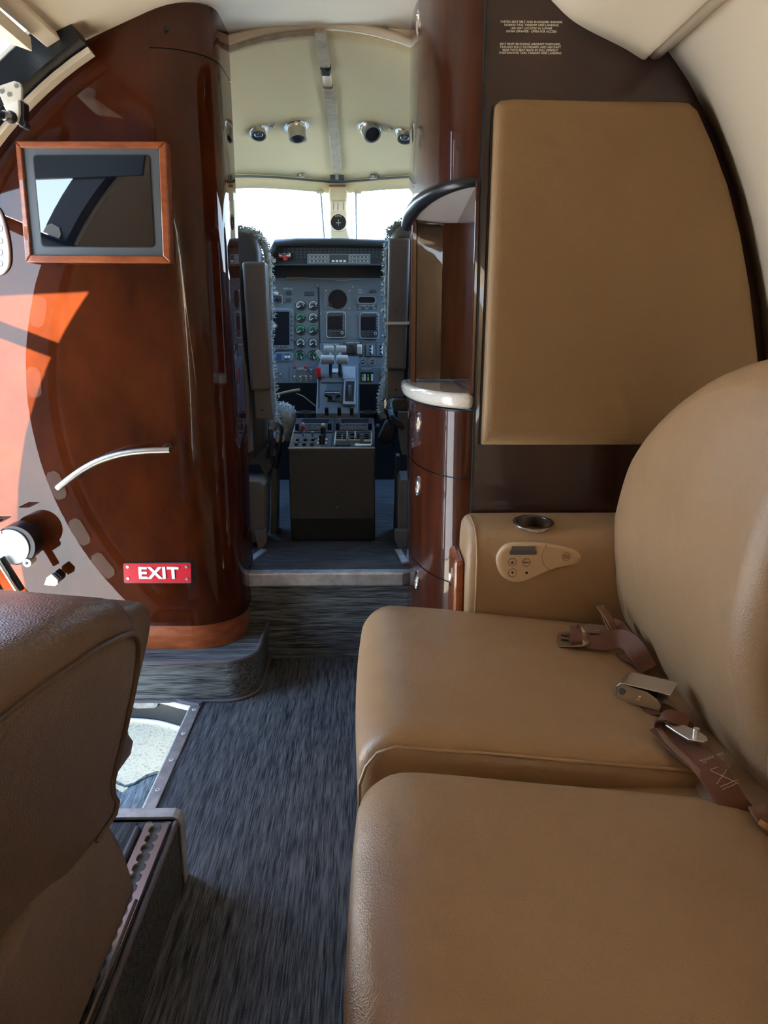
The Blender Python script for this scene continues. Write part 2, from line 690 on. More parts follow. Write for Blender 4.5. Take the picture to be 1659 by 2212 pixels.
def shell(name, degs, ys, skip, mat, label, r=RR):
    m = MB()
    for i in range(len(degs) - 1):
        for j in range(len(ys) - 1):
            if skip(i, j):
                continue
            a0, a1 = degs[i], degs[i + 1]
            k = 6
            rows = []
            for q in range(k + 1):
                x, z = arc(a0 + (a1 - a0) * q / k, r)
                rows.append([(x, ys[j], z), (x, ys[j + 1], z)])
            m.grid(rows)
    o = m.build(name, mat, smooth=60, fix=False)
    bm = bmesh.new()
    bm.from_mesh(o.data)
    bmesh.ops.remove_doubles(bm, verts=bm.verts, dist=1e-5)
    bmesh.ops.recalc_face_normals(bm, faces=bm.faces)
    bm.to_mesh(o.data)
    bm.free()
    solid(o, 0.03, 0.0)
    tag(o, label, 'wall', kind='structure')
    return o


shell('wall_left', [118, 150, 176, 227], WLV, lambda i, j: j >= 9, 'cream', 'cream cabin side wall beside the entry door')
RW = [(0.670, 1.700), (0.748, 1.606), (0.828, 1.470), (0.880, 1.36), (0.923, 1.243), (0.971, 1.089), (1.0, 0.96), (1.008, 0.80), (0.985, 0.60), (0.92, 0.38), (0.80, 0.15), (0.66, -0.02)]
RW = [(p.x, p.y) for p in curve_pts(RW, 4)]
wr = MB().grid([[(x, y, z) for y in (-2.4, 0, 1.0, 1.5, 1.905)] for x, z in RW]).build('wall_right', 'cream', smooth=60)
solid(wr, 0.02, 1.0 if wr.data.polygons[0].normal.x > 0 else -1.0)
tag(wr, 'curved cream side wall behind the tan divan', 'wall', kind='structure')
# aft bulkhead
ab = MB()
ab.prism([(*arc(a, 1.12), ) for a in ()] or [Vector((arc(a, 1.12)[0], Y_AFT, arc(a, 1.12)[1])) for a in range(-50, 231, 10)], (0, -0.03, 0))
o = ab.build('wall_aft', 'cream_trim')
tag(o, 'cream aft bulkhead at the rear of the cabin', 'wall', kind='structure')

# ceiling with the valance on the divan side
prof = [(-0.745, 1.748), (-0.735, 1.757), (-0.66, 1.787), (-0.566, 1.823), (-0.467, 1.859), (-0.35, 1.885), (-0.15, 1.90), (0.05, 1.895), (0.20, 1.880),
        (0.29, 1.862), (0.345, 1.838), (0.382, 1.812), (0.406, 1.790), (0.45, 1.754), (0.493, 1.731), (0.536, 1.713), (0.580, 1.694), (0.622, 1.672)]
prof = [(p.x, p.y) for p in curve_pts(prof, 4)]
prof += [(0.628, 1.672), (0.631, 1.700)]
m = MB()
ys = [Y_AFT, 0.0, 1.0, 1.6, 2.05, 2.365]
m.grid([[(x, y, z) for y in ys] for x, z in prof])
c_ = m.build('ceiling', 'cream', smooth=40)
solid(c_, 0.02, 1.0)
tag(c_, 'cream cabin headliner curving down to the valance', 'ceiling', kind='structure')
# rounded trough between valance and side wall
prof2 = [(0.632, 1.712), (0.634, 1.684), (0.642, 1.674), (0.655, 1.673), (0.668, 1.679), (0.676, 1.692), (0.688, 1.705)]
m = MB()
m.grid([[(x, y, z) for y in (Y_AFT, 0, 1.0, 1.878)] for x, z in [(p.x, p.y) for p in curve_pts(prof2, 3)]])
o = m.build('trim_1', 'cream_trim', smooth=60)
solid(o, 0.012, 1.0)
tag(o, 'rounded cream light trough below the ceiling valance', 'trim', kind='structure')
# headliner edge strip above the entry door
m = MB()
m.prism([(-0.737, Y_AFT, 1.757), (-0.728, Y_AFT, 1.740), (-0.762, Y_AFT, 1.722), (-0.772, Y_AFT, 1.738)], (0, 2.045 - Y_AFT, 0))
o = m.build('trim_2', 'cream_trim', bevel=0.003)
tag(o, 'narrow cream edge strip of the headliner above the entry door', 'trim', kind='structure')

# right bulkhead, glossy dark wood, cut to the cabin profile
W_OUT = 0
bp_ = [(0.266, 0.0), (0.266, 1.90)] + [(x, z + 0.012) for x, z in prof if x > 0.27 and z > 1.674] + [(0.655, 1.705)]
bp_ += [(x + 0.01, z) for x, z in RW[1:] if z > 0.0] + [(0.66, 0.0)]
m = MB().prism([(x, Y_BULK, z) for x, z in bp_], (0, 0.03, 0))
bulk = m.build('wall_bulkhead', 'wood_dark')
tag(bulk, 'glossy dark brown wood bulkhead behind the tan upholstered panel', 'wall', kind='structure')
px2 = 1.88 / 1600 * 1.03
for lines, ys_, xc in (((
        'FASTEN SEAT BELT AND SHOULDER HARNESS', 'DURING TAXI, TAKEOFF AND LANDING', 'LIFE VEST LOCATED IN LOWER', 'DIVAN DRAWER - OPEN FOR ACCESS'),
        (47.5, 54.5, 61.5, 68), 1148), ((
        'SEAT MUST BE FACING AIRCRAFT FORWARD,', 'TRACKED FULLY OUTBOARD AND AIRCRAFT', 'REAR WITH SEAT BACK IN FULL UPRIGHT', 'POSITION FOR TAXI, TAKEOFF AND LANDING'),
        (95.5, 102, 108.5, 114.8), 1145.5)):
    for s_, yy in zip(lines, ys_):
        p = atY(xc, yy, Y_BULK - 0.0006)
        text('placard_line', s_, 0.0060, p, 'print_cream', bulk, extr=0.0003, bold=0.0001, xs=1.12)

# black shadow gap / upholstered tan panel on the bulkhead
pan = thing('upholstered_panel', 'large tan leather padded panel mounted on the dark wood bulkhead', 'wall panel', (0.6, 1.86, 0.78))
ol = [(1043.5, 963), (1046, 900), (1062, 500), (1072, 245), (1074, 222), (1084, 213), (1110, 210), (1300, 214), (1470, 216), (1494, 219), (1512, 236), (1545, 310), (1578, 400), (1605, 505),
      (1625, 620), (1640, 750), (1650, 850), (1654, 963)]
YP = Y_BULK - 0.05
W3 = [atY(x, y, YP) for x, y in ol]
pad('padded_face', [(p.x, p.z) for p in W3], lambda u, v, w_: Vector((u, YP + w_, v)), 0.042, 0.018, 'leather_panel', pan)
m = MB()
ctr = Vector((0.6, 0, 1.15))
m.prism([Vector((p.x + (0.010 if p.x > 0.5 else -0.004), Y_BULK - 0.0095, p.z + (0.004 if p.z > 1 else -0.003))) for p in W3], (0, 0.009, 0))
m.build('shadow_gap_board', 'black', pan)  # black edge puts the shadow gap round the padded panel into colour

# ================================================================ VESTIBULE: step, riser, threshold
st = thing('step_block', 'low carpeted step block in front of the glossy cabinet', 'step', (-0.6, 2.1, 0))


def step_out(inset=0.0):
    o_ = [(-0.95, 2.29), (-0.95, 2.0 + inset)]
    o_ += [(-0.345 - 0.09 + (0.09 - inset) * math.sin(math.radians(a)), 2.0 + 0.09 - (0.09 - inset) * math.cos(math.radians(a))) for a in range(0, 91, 15)]
    o_ += [(-0.345 - inset, 2.29)]
    return o_


m = MB().prism([(x, y, 0.0) for x, y in step_out()], (0, 0, 0.128))
m.build('carpet_cover', 'carpet_x', st, smooth=40)
pts = [(x, y, 0.128) for x, y in step_out()][1:]
MB().tube(pts, 0.006, 8).build('edge_binding', 'binding', st, smooth=60)
pts = [(x, y, 0.004) for x, y in step_out(-0.004)][1:]
MB().tube(pts, 0.005, 8).build('lower_binding', 'binding', st, smooth=60)

thr = thing('cockpit_sill', 'scuffed aluminium sill across the cockpit doorway', 'door sill', (-0.17, 2.3, 0.26), kind='structure')
sx = [(-0.462, 2.345), (-0.462, 2.30), (-0.448, 2.272), (-0.42, 2.262), (0.10, 2.262), (0.128, 2.275), (0.135, 2.345)]
o = MB().prism([(x, y, 0.262) for x, y in sx], (0, 0, 0.047)).build('sill_bar', 'alu', thr, bevel=0.006)
MB().box((-0.42, 2.262, 0.285), (0.002, 0.004, 0.05)).build('joint', 'black', thr)
ris = MB().box((-0.17, 2.30, 0.131), (0.70, 0.03, 0.262)).build('wall_riser', 'carpet_x')
tag(ris, 'dark carpeted riser below the cockpit sill', 'step riser', kind='structure')
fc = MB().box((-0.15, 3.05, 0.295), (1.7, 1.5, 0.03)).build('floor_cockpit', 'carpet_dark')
tag(fc, 'dark carpet of the cockpit floor', 'floor', kind='structure')

# ================================================================ LEFT CABINET
cab = thing('entry_cabinet', 'tall glossy reddish-brown burl cabinet holding the wall monitor', 'cabinet', (-0.75, 2.2, 0.128))


CAB_K = math.tan(math.radians(1.5))
CAB_N = Vector((-math.sin(math.radians(1.5)), -math.cos(math.radians(1.5)), 0))
CAB_P = Vector((-0.545, Y_CAB, 0))
CAB_ROT = (math.pi / 2, 0, -math.radians(1.5))


def cab_y(x):
    return Y_CAB + CAB_K * max(0.0, -0.545 - x)


def atC(px, py, off=0.0):
    """point on the cabinet face (moved off towards the aisle) seen at a photograph position"""
    r = ray(px, py)
    return ORG + r * ((CAB_P + CAB_N * off - ORG).dot(CAB_N) / r.dot(CAB_N))


def slab_c(name, pts, off, depth, mat, parent, bevel=0.0):
    return MB().prism([atC(x, y, off) for x, y in pts], -CAB_N * depth).build(name, mat, parent, bevel=bevel)


def cab_out(d=0.0):
    o_ = [(-1.30, 2.36), (-1.30, cab_y(-1.30) + d)] + [(x, cab_y(x) + d) for x in (-1.1, -0.9, -0.7)] + [(-0.545, Y_CAB + d)]
    cx_, cy_, ax, ay = -0.545, 2.22, 0.150 - d, 0.14 - d
    for a in range(0, 91, 9):
        o_.append((cx_ + ax * math.sin(math.radians(a)), cy_ - ay * math.cos(math.radians(a))))
    o_ += [(-0.395 - d, 2.36)]
    return o_


def clip_left(pts, z):
    """keep the cabinet inside the fuselage circle"""
    lim = min(-0.62, CX - math.sqrt(max(0.0, 1.12 ** 2 - (z - CZ) ** 2)))
    return [(max(x, lim), y) for x, y in pts]


def cab_seg(name, z0, z1, mat, d=0.0, which='all'):
    zs = [z0]
    while zs[-1] < z1 - 0.10:
        zs.append(zs[-1] + 0.08)
    zs.append(z1)
    o_ = cab_out(d)
    if which == 'face':
        o_ = o_[:6] + [(-0.5455, 2.36)]
    elif which == 'column':
        o_ = [(-0.5445, 2.36)] + [(-0.5445, Y_CAB + d)] + o_[6:]
    rings = [[Vector((x, y, z)) for x, y in clip_left(o_, z)] for z in zs]
    return MB().loft(rings).build(name, mat, cab, smooth=30)


cab_seg('plinth', 0.129, 0.205, 'wood_trim', 0.006)
cab_seg('face_panel', 0.2075, 1.935, 'wood', which='face')
cab_seg('column', 0.2075, 1.752, 'wood', which='column')
cab_seg('column_top', 1.7545, 1.935, 'wood', which='column')
cab_seg('shadow_core', 0.135, 1.93, 'black', 0.010)
p = atC(358, 62, 0.001)
MB().cyl(p, p - CAB_N * 0.003, 0.006).build('screw_hole', 'black', cab)
# bright jamb edge strip by the cockpit
p = atY(463, 803, 2.16)
rbox('bumper', p - Vector((0.014, 0.015, 0.012)), p + Vector((0.018, 0.02, 0.012)), 0.009, 'white_laminate', cab, 4)
p = atY(499, 778, 2.345)
MB().ring(p + Vector((0.0, 0, 0)), (1, -0.6, 0), 0.016, 0.011, 0.006, 16).build('pull_ring', 'chrome', cab, smooth=50)

# monitor
mon = thing('wall_monitor', 'small flat monitor in a reddish wood frame on the cabinet', 'monitor', atC(200, 560, 0.03))
TL, TR, BR, BL = (32, 304), (358, 305), (368, 569), (55, 567)
iTL, iTR, iBR, iBL = (45, 319), (342, 320), (351, 553), (66, 550)
for a, b, c, d in ((TL, TR, iTR, iTL), (TR, BR, iBR, iTR), (BR, BL, iBL, iBR), (BL, TL, iTL, iBL)):
    slab_c('frame_rail', [a, b, c, d], 0.045, 0.044, 'wood_trim', mon, bevel=0.003)


def quad_c(pts, off):
    return [atC(x, y, off) for x, y in pts]


def round_poly(P, r, n=4):
    out = []
    m_ = len(P)
    for i in range(m_):
        p0, p1, p2 = P[i - 1], P[i], P[(i + 1) % m_]
        a = p1 + (p0 - p1).normalized() * r
        b = p1 + (p2 - p1).normalized() * r
        for k in range(n + 1):
            t = k / n
            out.append(a * (1 - t) ** 2 + p1 * 2 * t * (1 - t) + b * t * t)
    return out


slab_c('screen_bezel', [iTL, iTR, iBR, iBL], 0.035, 0.03, 'bezel_grey', mon)
P = round_poly(quad_c([(70, 334), (324, 334), (335, 535), (89, 534)], 0.0365), 0.012)
MB().prism(P, -CAB_N * 0.004).build('screen_rim', 'black', mon)
P = round_poly(quad_c([(72, 336), (322, 336), (333, 533), (91, 532)], 0.0375), 0.010)
MB().prism(P, -CAB_N * 0.004).build('screen', 'screen', mon)

# exit sign
ex = thing('exit_sign', 'red metal EXIT placard low on the glossy cabinet', 'sign', atC(340, 1260, 0.004))
P = round_poly(quad_c([(266, 1217), (413, 1216), (414, 1260), (268, 1260)], 0.005), 0.006)
MB().prism(P, -CAB_N * 0.005).build('edge_plate', 'bezel_grey', ex)
P = round_poly(quad_c([(267.5, 1218.5), (411.5, 1217.5), (412.5, 1258.5), (269.5, 1258.5)], 0.0065), 0.006)
MB().prism(P, -CAB_N * 0.004).build('plate', 'exit_red', ex)
for ch, x in zip('EXIT', (308, 334.5, 354.5, 374)):
    text('letter', ch, 0.050, atC(x, 1239, 0.008), 'white_letter', ex, rot=CAB_ROT, extr=0.0012, bold=0.0016, xs=1.10)
for x, y in ((275, 1225), (402, 1225), (276, 1250), (403, 1251)):
    p = atC(x, y, 0.0085)
    MB().cyl(p, p - CAB_N * 0.003, 0.0045, n=10).build('screw', 'steel_satin', ex)

# grab handle
gh = thing('grab_handle', 'curved brushed steel grab handle on the glossy cabinet', 'handle', atC(240, 1060, 0.02))
pts = [atC(x, y, 0.05) for x, y in ((124, 1055), (150, 1034), (180, 1013), (215, 995), (260, 981), (310, 974), (367, 972))]
MB().tube(curve_pts(pts, 5), 0.0092, 14).build('bar', 'steel_satin', gh, smooth=60)
for x, y in ((352, 971), (150, 1032)):
    p = atC(x, y, 0.05)
    MB().cyl(p, p - CAB_N * 0.051, 0.007, 0.011, 12).build('mount', 'steel_satin', gh, smooth=60)

# oval white switch panel, cut by the picture edge
sp = thing('wall_switch_plate', 'rounded white switch plate beside the wall monitor', 'switch', atC(0, 590, 0.005))
q = [(-52, 470), (-40, 450), (-20, 442), (-4, 450), (8, 480), (17, 520), (20, 555), (17, 575), (6, 590), (-8, 594), (-30, 590), (-48, 560)]
P = smooth_outline([(p.x, p.z) for p in quad_c(q, 0.012)], 4)
pad('face_plate', P, lambda u, v, w_: Vector((u, cab_y(u) - 0.012 + w_, v)), 0.013, 0.005, 'white_laminate', sp, rings=6)
for y in (493, 520, 545, 569):
    for x in (-1, -22):
        p = atC(x, y, 0.0135)
        MB().ring(p, -CAB_N, 0.0085, 0.0072, 0.003, 16).build('button_ring', 'bezel_grey', sp)

# ================================================================ RIGHT GALLEY
gal = thing('galley_cabinet', 'curved glossy wood galley cabinet with white counter beside the cockpit doorway', 'cabinet', (0.2, 2.1, 0))
EX, EY, EA, EB = 0.262, 2.275, 0.145, 0.372


def gal_out(d=0.0, a0=0, a1=90, close=True, n=12):
    o_ = []
    for k in range(n + 1):
        a = math.radians(a0 + (a1 - a0) * k / n)
        o_.append((EX - (EA + d) * math.sin(a), EY - (EB + d) * math.cos(a)))
    if close:
        o_ += [(EX - EA - d, 2.36), (EX, 2.36)]
    return o_


def gal_seg(name, z0, z1, mat, d=0.0, bevel=0.0):
    return MB().prism([(x, y, z0) for x, y in gal_out(d)], (0, 0, z1 - z0)).build(name, mat, gal, smooth=30, bevel=bevel)


gal_seg('carcass_core', 0.005, 0.872, 'black', -0.008)
drawers = []
for z0, z1 in ((0.02, 0.398), (0.402, 0.692), (0.696, 0.868)):
    drawers.append(gal_seg('drawer_front', z0, z1, 'wood_side'))
# countertop
o = MB().prism([(x, y, 0.878) for x, y in gal_out(0.022)], (0, 0, 0.040)).build('countertop', 'white_stone', gal, smooth=30, bevel=0.014, seg=4)
gal_seg('upper_cabinet', 1.412, 1.935, 'wood_side')
# dark bullnose rim and white underside of the upper cabinet
def under_z(y):
    return 1.408 - 0.036 * (y - 1.90) / 0.38


m = MB()
rim = gal_out(0.004, close=False, n=18) + [(EX - EA - 0.004, 2.35)]
m.tube([(x, y, under_z(y) + 0.008) for x, y in rim], [0.010 + 0.010 * min(1.0, k / 12) for k in range(len(rim))], 10)
m.build('rim', 'black_frame', gal, smooth=60)
uo = gal_out(-0.010)
MB().loft([[Vector((x, y, under_z(y))) for x, y in uo], [Vector((x, y, 1.415)) for x, y in uo]]).build('underside', 'white_laminate', gal)
# niche
MB().box((0.190, 2.30, 1.165), (0.145, 0.02, 0.48)).build('niche_back', 'wood_side', gal)
MB().box((0.2575, 2.09, 1.165), (0.009, 0.40, 0.50)).build('niche_side', 'wood_side', gal)
MB().box((0.128, 2.275, 1.165), (0.016, 0.05, 0.50)).build('niche_post', 'wood_side', gal, bevel=0.003)
MB().box((0.2565, 1.886, 1.165), (0.012, 0.012, 0.50)).build('edge_strip', 'wood_side', gal, bevel=0.003)


MB().box((0.2640, 1.886, 0.965), (0.0045, 0.026, 1.93)).build('shadow_strip', 'black', gal)


def latch(parent, ang, z, s=1.0):
    a = math.radians(ang)
    x, y = EX - EA * math.sin(a), EY - EB * math.cos(a)
    nrm = Vector((-math.sin(a) * EB, -math.cos(a) * EA, 0)).normalized()
    tan = Vector((-nrm.y, nrm.x, 0))
    c0 = Vector((x, y, z))
    m = MB()
    n = 20
    def el(r1, r2, h):
        return [c0 + nrm * h + tan * (r1 * math.cos(2 * math.pi * k / n)) + Vector((0, 0, r2 * math.sin(2 * math.pi * k / n))) for k in range(n)]
    m.loft([el(0.015 * s, 0.024 * s, -0.003), el(0.015 * s, 0.024 * s, 0.003), el(0.012 * s, 0.020 * s, 0.005), el(0.0105 * s, 0.018 * s, 0.001)])
    m.build('latch', 'chrome', parent, smooth=50)


for dr, zz in zip(drawers, (0.345, 0.632, 0.815)):
    latch(dr, 60, zz, 1.25)
latch(gal, 68, 1.83, 1.25)

# ================================================================ COCKPIT SHELL
def ceil_z(x, y):
    t = (y - 2.36) / 1.04
    top = 1.897 - 0.155 * t - 0.062 * t * t
    dx = x + 0.14
    return top - (0.80 - math.sqrt(max(0.01, 0.64 - dx * dx)))


def hit_ceil(px, py, off=0.0):
    r = ray(px, py)
    lo_, hi_ = 2.2, 4.2
    f = lambda Y: (ORG + r * (Y / r.y)).z - (ceil_z((r.x / r.y) * Y, Y) - off)
    a = lo_
    for k in range(200):
        b = a + 0.01
        if f(a) * f(b) <= 0:
            break
        a = b
    return ORG + r * (((a + b) / 2) / r.y)


edge = [hit_ceil(x, y) for x, y in ((500, 366), (560, 375), (640, 382), (730, 386), (800, 385), (890, 379))]


def front_y(x):
    dx = abs(x + 0.14)
    return 3.42 - 0.30 * (dx / 0.4) ** 1.7


xs = [-0.14 + 0.62 * k / 16 for k in range(-16, 17)]
rows = []
for k in range(15):
    t = k / 14
    rows.append([(x, 2.36 + (front_y(x) - 2.36) * t, ceil_z(x, 2.36 + (front_y(x) - 2.36) * t)) for x in xs])
cc = MB().grid(rows).build('ceiling_cockpit', 'headliner_cockpit', smooth=80)
solid(cc, 0.012, 1.0)
for fcc in cc.data.polygons:
    pass
tag(cc, 'yellowish cream fabric headliner of the cockpit', 'ceiling', kind='structure')
# trim arch at cabin ceiling edge
m = MB()
m.tube([(x, 2.366, ceil_z(x, 2.366) + 0.010) for x in xs[3:-3]], 0.012, 8)
o = m.build('trim_3', 'cream_trim', smooth=60)
tag(o, 'thin dark edged arch where cabin ceiling meets cockpit headliner', 'trim', kind='structure')
m = MB()
m.tube([(x, 2.385, ceil_z(x, 2.385) - 0.004) for x in xs[4:17]], 0.010, 8)
o = m.build('trim_4', 'strip_fabric', smooth=60)
tag(o, 'rolled fabric edge along the back of the cockpit headliner', 'trim', kind='structure')
aw = MB().grid([[(x, 2.372, ceil_z(x, 2.372) - 0.002) for x in xs], [(x, 2.372, 2.02) for x in xs]]).build('wall_arch', 'cream_trim')
solid(aw, 0.008, 0)
tag(aw, 'narrow cream arch panel above the cockpit headliner edge', 'wall', kind='structure')
# sun visor track and header
trk = [(x, front_y(x) + 0.004, ceil_z(x, front_y(x)) - 0.006) for x in xs]
o = MB().tube(trk, 0.0045, 8).build('trim_5', 'bezel_grey', smooth=60)
tag(o, 'thin metal visor track along the windscreen header', 'trim', kind='structure')
hd0 = [Vector((x, front_y(x) + 0.002, ceil_z(x, front_y(x)) + 0.012)) for x in xs]
hd1 = [p + Vector((0, 0.034, -0.056)) for p in hd0]
o = MB().grid([hd0, hd1]).build('wall_header', 'headliner_cockpit', smooth=60)
solid(o, 0.012, 0)
tag(o, 'cream header band above the windscreen panes', 'wall', kind='structure')
# cockpit side walls
for s_, nm, lb in ((-1, 'wall_cockpit_left', 'dark cockpit side wall beyond the left pilot seat'), (1, 'wall_cockpit_right', 'dark cockpit side wall beyond the right pilot seat')):
    m = MB()
    rows = []
    for y in (2.36, 2.8, 3.3, 3.9):
        k_ = 0.80 - 0.10 * (y - 2.36) / 1.5
        top = 1.55 if y < 2.5 else 1.30
        rows.append([(-0.14 + s_ * (k_ - 0.12 + 0.12 * math.sin(math.pi * (z - 0.2) / 1.6)), y, z) for z in (0.28, 0.6, 0.9, 1.1, top)])
    o = m.grid(rows).build(nm, 'panel_grey_dark', smooth=80)
    solid(o, 0.02, 0)
    tag(o, lb, 'wall', kind='structure')
o = MB().box((-0.14, 3.72, 0.72), (1.6, 0.04, 0.95)).build('wall_firewall', 'black')
tag(o, 'dark forward bulkhead behind the rudder pedals', 'wall', kind='structure')
# bulkhead returns above and beside the doorway hide the gap between cabin and cockpit
for s_, nm in ((-1, 'wall_return_left'), (1, 'wall_return_right')):
    x0 = -0.42 if s_ < 0 else 0.15
    m = MB().prism([(x0, 2.352, 0.0), (x0, 2.352, 1.84), (x0 + s_ * 0.6, 2.352, 1.55), (x0 + s_ * 0.75, 2.352, 0.8), (x0 + s_ * 0.5, 2.352, 0.0)], (0, 0.012, 0))
    o = m.build(nm, 'black')
    tag(o, 'dark back of the bulkhead on the %s side of the doorway' % ('left' if s_ < 0 else 'right'), 'wall', kind='structure')

# windscreen panes and centre post
for s_, nm in ((-1, 'window_1'), (1, 'window_2')):
    rows = []
    for t in (0, 0.5, 1.0):
        row = []
        for k in range(9):
            dx = 0.045 + 0.62 * k / 8
            x = -0.14 + s_ * dx
            p0 = Vector((x, front_y(x) + 0.036, ceil_z(x, front_y(x)) - 0.040))
            p1 = Vector((-0.14 + s_ * (dx * 1.12), front_y(x) + 0.50, 1.24))
            row.append(p0.lerp(p1, t))
        rows.append(row)
    o = MB().grid(rows).build(nm, 'windscreen_glass', smooth=80)
    solid(o, 0.008, 0)
    tag(o, 'curved %s windscreen pane with sky behind it' % ('left' if s_ < 0 else 'right'), 'window', kind='structure')

post = thing('compass_post', 'cream centre windscreen post carrying the round magnetic compass', 'compass', (-0.135, 3.45, 1.42))
YC = 3.43
slab_px('upper_housing', [(712, 402), (747, 402), (750, 412), (750, 432), (711, 432), (710, 412)], YC - 0.02, 0.06, 'post_cream', post, bevel=0.006)
slab_px('housing', [(711, 430), (750, 430), (750, 495), (757, 520), (714, 520), (712, 470)], YC, 0.06, 'post_cream', post, bevel=0.006)
slab_px('cap', [(711, 399), (746, 399), (747, 403), (711, 403)], YC - 0.022, 0.06, 'wood_trim', post, bevel=0.002)
lamp = slab_px('card_holder', [(714, 435), (747, 435), (747, 456), (714, 456)], YC - 0.006, 0.01, 'cream_trim', post, bevel=0.001)
for x in (720, 730, 742):
    slab_px('card_slat', [(x, 437), (x + 0.6, 437), (x + 0.6, 454), (x, 454)], YC - 0.007, 0.004, 'console_grey', post)
c0 = atY(731, 480, YC - 0.012)
MB().ring(c0, (0, 1, 0), 0.0375, 0.033, 0.015, 28).build('bezel', 'cream_trim', post, smooth=50)
MB().cyl(c0 + Vector((0, 0.004, 0)), c0 + Vector((0, 0.012, 0)), 0.034, n=28).build('compass_face', 'dial_black', post)
m = MB()
m.box(c0 + Vector((0, 0.003, 0)), (0.0012, 0.001, 0.026))
for k in range(-3, 4):
    m.box(c0 + Vector((k * 0.004, 0.003, 0.027 - abs(k) * 0.0006)), (0.0011, 0.001, 0.008 if k % 2 else 0.005))
for k in (-2, -1, 1, 2):
    m.box(c0 + Vector((k * 0.004, 0.003, -0.002)), (0.003, 0.001, 0.003))
m.build('compass_marks', 'dial_white', post)
# visor rods and clips beside the post
for x0, x1, gx, nm in ((693, 701, 691, 'left'), (769, 770, 773, 'right')):
    v = thing('visor_rod', 'thin grey visor rod on the %s of the compass post' % nm, 'rod', atY(x1, 515, YC))
    MB().tube([atY(x0, 418, YC), atY(x1, 522, YC)], 0.0036, 8).build('rod', 'button_grey', v)
    slab_px('clip', [(gx - 8, 410), (gx + 8, 410), (gx + 8, 418), (gx - 8, 418)], YC - 0.006, 0.016, 'post_cream', v, bevel=0.002)
for x0, x1 in ((706, 714), (756, 758)):
    v = slab_px('window_post_edge', [(x0, 408), (x0 + 4, 408), (x1 + 4, 522), (x1, 522)], YC + 0.04, 0.02, 'white_paint')
    tag(v, 'white pane edge strip just %s of the compass post' % ('left' if x0 < 720 else 'right'), 'trim', kind='structure')

# headliner centre strip
strip = thing('headliner_strip', 'worn padded centre strip running along the cockpit headliner', 'trim strip', (-0.13, 2.4, 1.88))


def strip_piece(name, pa, pb, wa, wb, h, mat='strip_fabric', n=8):
    rows = []
    for k in range(n + 1):
        t = k / n
        px_ = pa[0] + (pb[0] - pa[0]) * t
        py_ = pa[1] + (pb[1] - pa[1]) * t
        c = hit_ceil(px_, py_, 0.002)
        hw = (wa + (wb - wa) * t) / 2
        hh = h * (1 + 0.25 * math.sin(k * 2.1))
        y = c.y
        prof_ = []
        for u, d in ((-1, 0.0), (-0.95, hh * 0.7), (-0.7, hh), (0.7, hh), (0.95, hh * 0.7), (1, 0.0)):
            x = c.x + u * hw
            prof_.append(Vector((x, y, ceil_z(x, y) - d)))
        rows.append(prof_)
    return MB().loft(rows).build(name, mat, strip, smooth=50)


strip_piece('rear_length', (691, 62), (702, 140), 0.034, 0.034, 0.014)
strip_piece('clip', (703, 140), (704, 150), 0.034, 0.034, 0.020, 'bezel_grey', 2)
strip_piece('bare_length', (704, 150), (708, 182), 0.030, 0.030, 0.008, 'cream_trim', 4)
strip_piece('folded_length', (708, 182), (713, 210), 0.034, 0.042, 0.016)
strip_piece('front_length', (714, 210), (728, 368), 0.040, 0.040, 0.013)
p = atY(728, 381, 3.38)
box('end_bracket', p, (0.058, 0.02, 0.036), 'bezel_grey', strip, 0.002)
box('end_clip', p + Vector((0, -0.012, 0.002)), (0.014, 0.006, 0.034), 'alu', strip, 0.002)
for x, y, nm in ((650, 379, 'left'), (807, 382, 'right')):
    p = hit_ceil(x, y, 0.006)
    v = thing('latch_bracket', 'small metal bracket on the visor track %s of the centre strip' % nm, 'bracket', p)
    MB().box((0, 0, 0), (0.030, 0.014, 0.014)).build('plate', 'alu', v, p, bevel=0.002)
    q = p + Vector((-0.002, -0.010, 0))
    MB().cyl(q, q + Vector((0, 0.008, 0)), 0.005, n=10).build('screw', 'chrome', v)

# eyeball vents and reading spots in the cockpit headliner
for px, py, kind, sgn in ((640, 270, 'vent', -1), (797, 274, 'vent', 1), (558, 279, 'light', -1), (875, 286, 'light', 1)):
    c = hit_ceil(px, py)
    nrm = Vector(((c.x + 0.14) / 0.8, 0.22, 1)).normalized() * -1
    if kind == 'vent':
        v = thing('eyeball_vent', 'chrome eyeball air vent %s of the centre strip' % ('left' if sgn < 0 else 'right'), 'air vent', c)
        R_, ln, rn = 0.046, 0.050, 0.030
        aim = Vector((0.10, -0.30, -1.0)) if sgn < 0 else Vector((0.28, -0.85, -0.75))
    else:
        v = thing('spot_light', 'small chrome cockpit spot light at the far %s' % ('left' if sgn < 0 else 'right'), 'lamp', c)
        R_, ln, rn = 0.036, 0.028, 0.024
        aim = Vector((0.1 * -sgn, -0.55, -1.0))
    aim.normalize()
    MB().ring(c - nrm * 0.004, nrm, R_, R_ * 0.78, 0.010, 28).build('flange', 'chrome', v, smooth=50)
    MB().sphere(c, (R_ * 0.80,) * 3, 20, 12).build('ball', 'chrome', v, smooth=180)
    m = MB()
    m.cyl(c + aim * R_ * 0.4, c + aim * ln, rn * 1.12, rn, 22, caps=False)
    m.ring(c + aim * (ln - 0.006), aim, rn * 1.06, rn * 0.86, 0.008, 22)
    m.build('nozzle', 'steel_satin', v, smooth=50)
    MB().cyl(c + aim * (ln - 0.012), c + aim * (ln - 0.004), rn * 0.9, n=20).build('opening', 'black' if kind == 'vent' else 'bezel_grey', v)
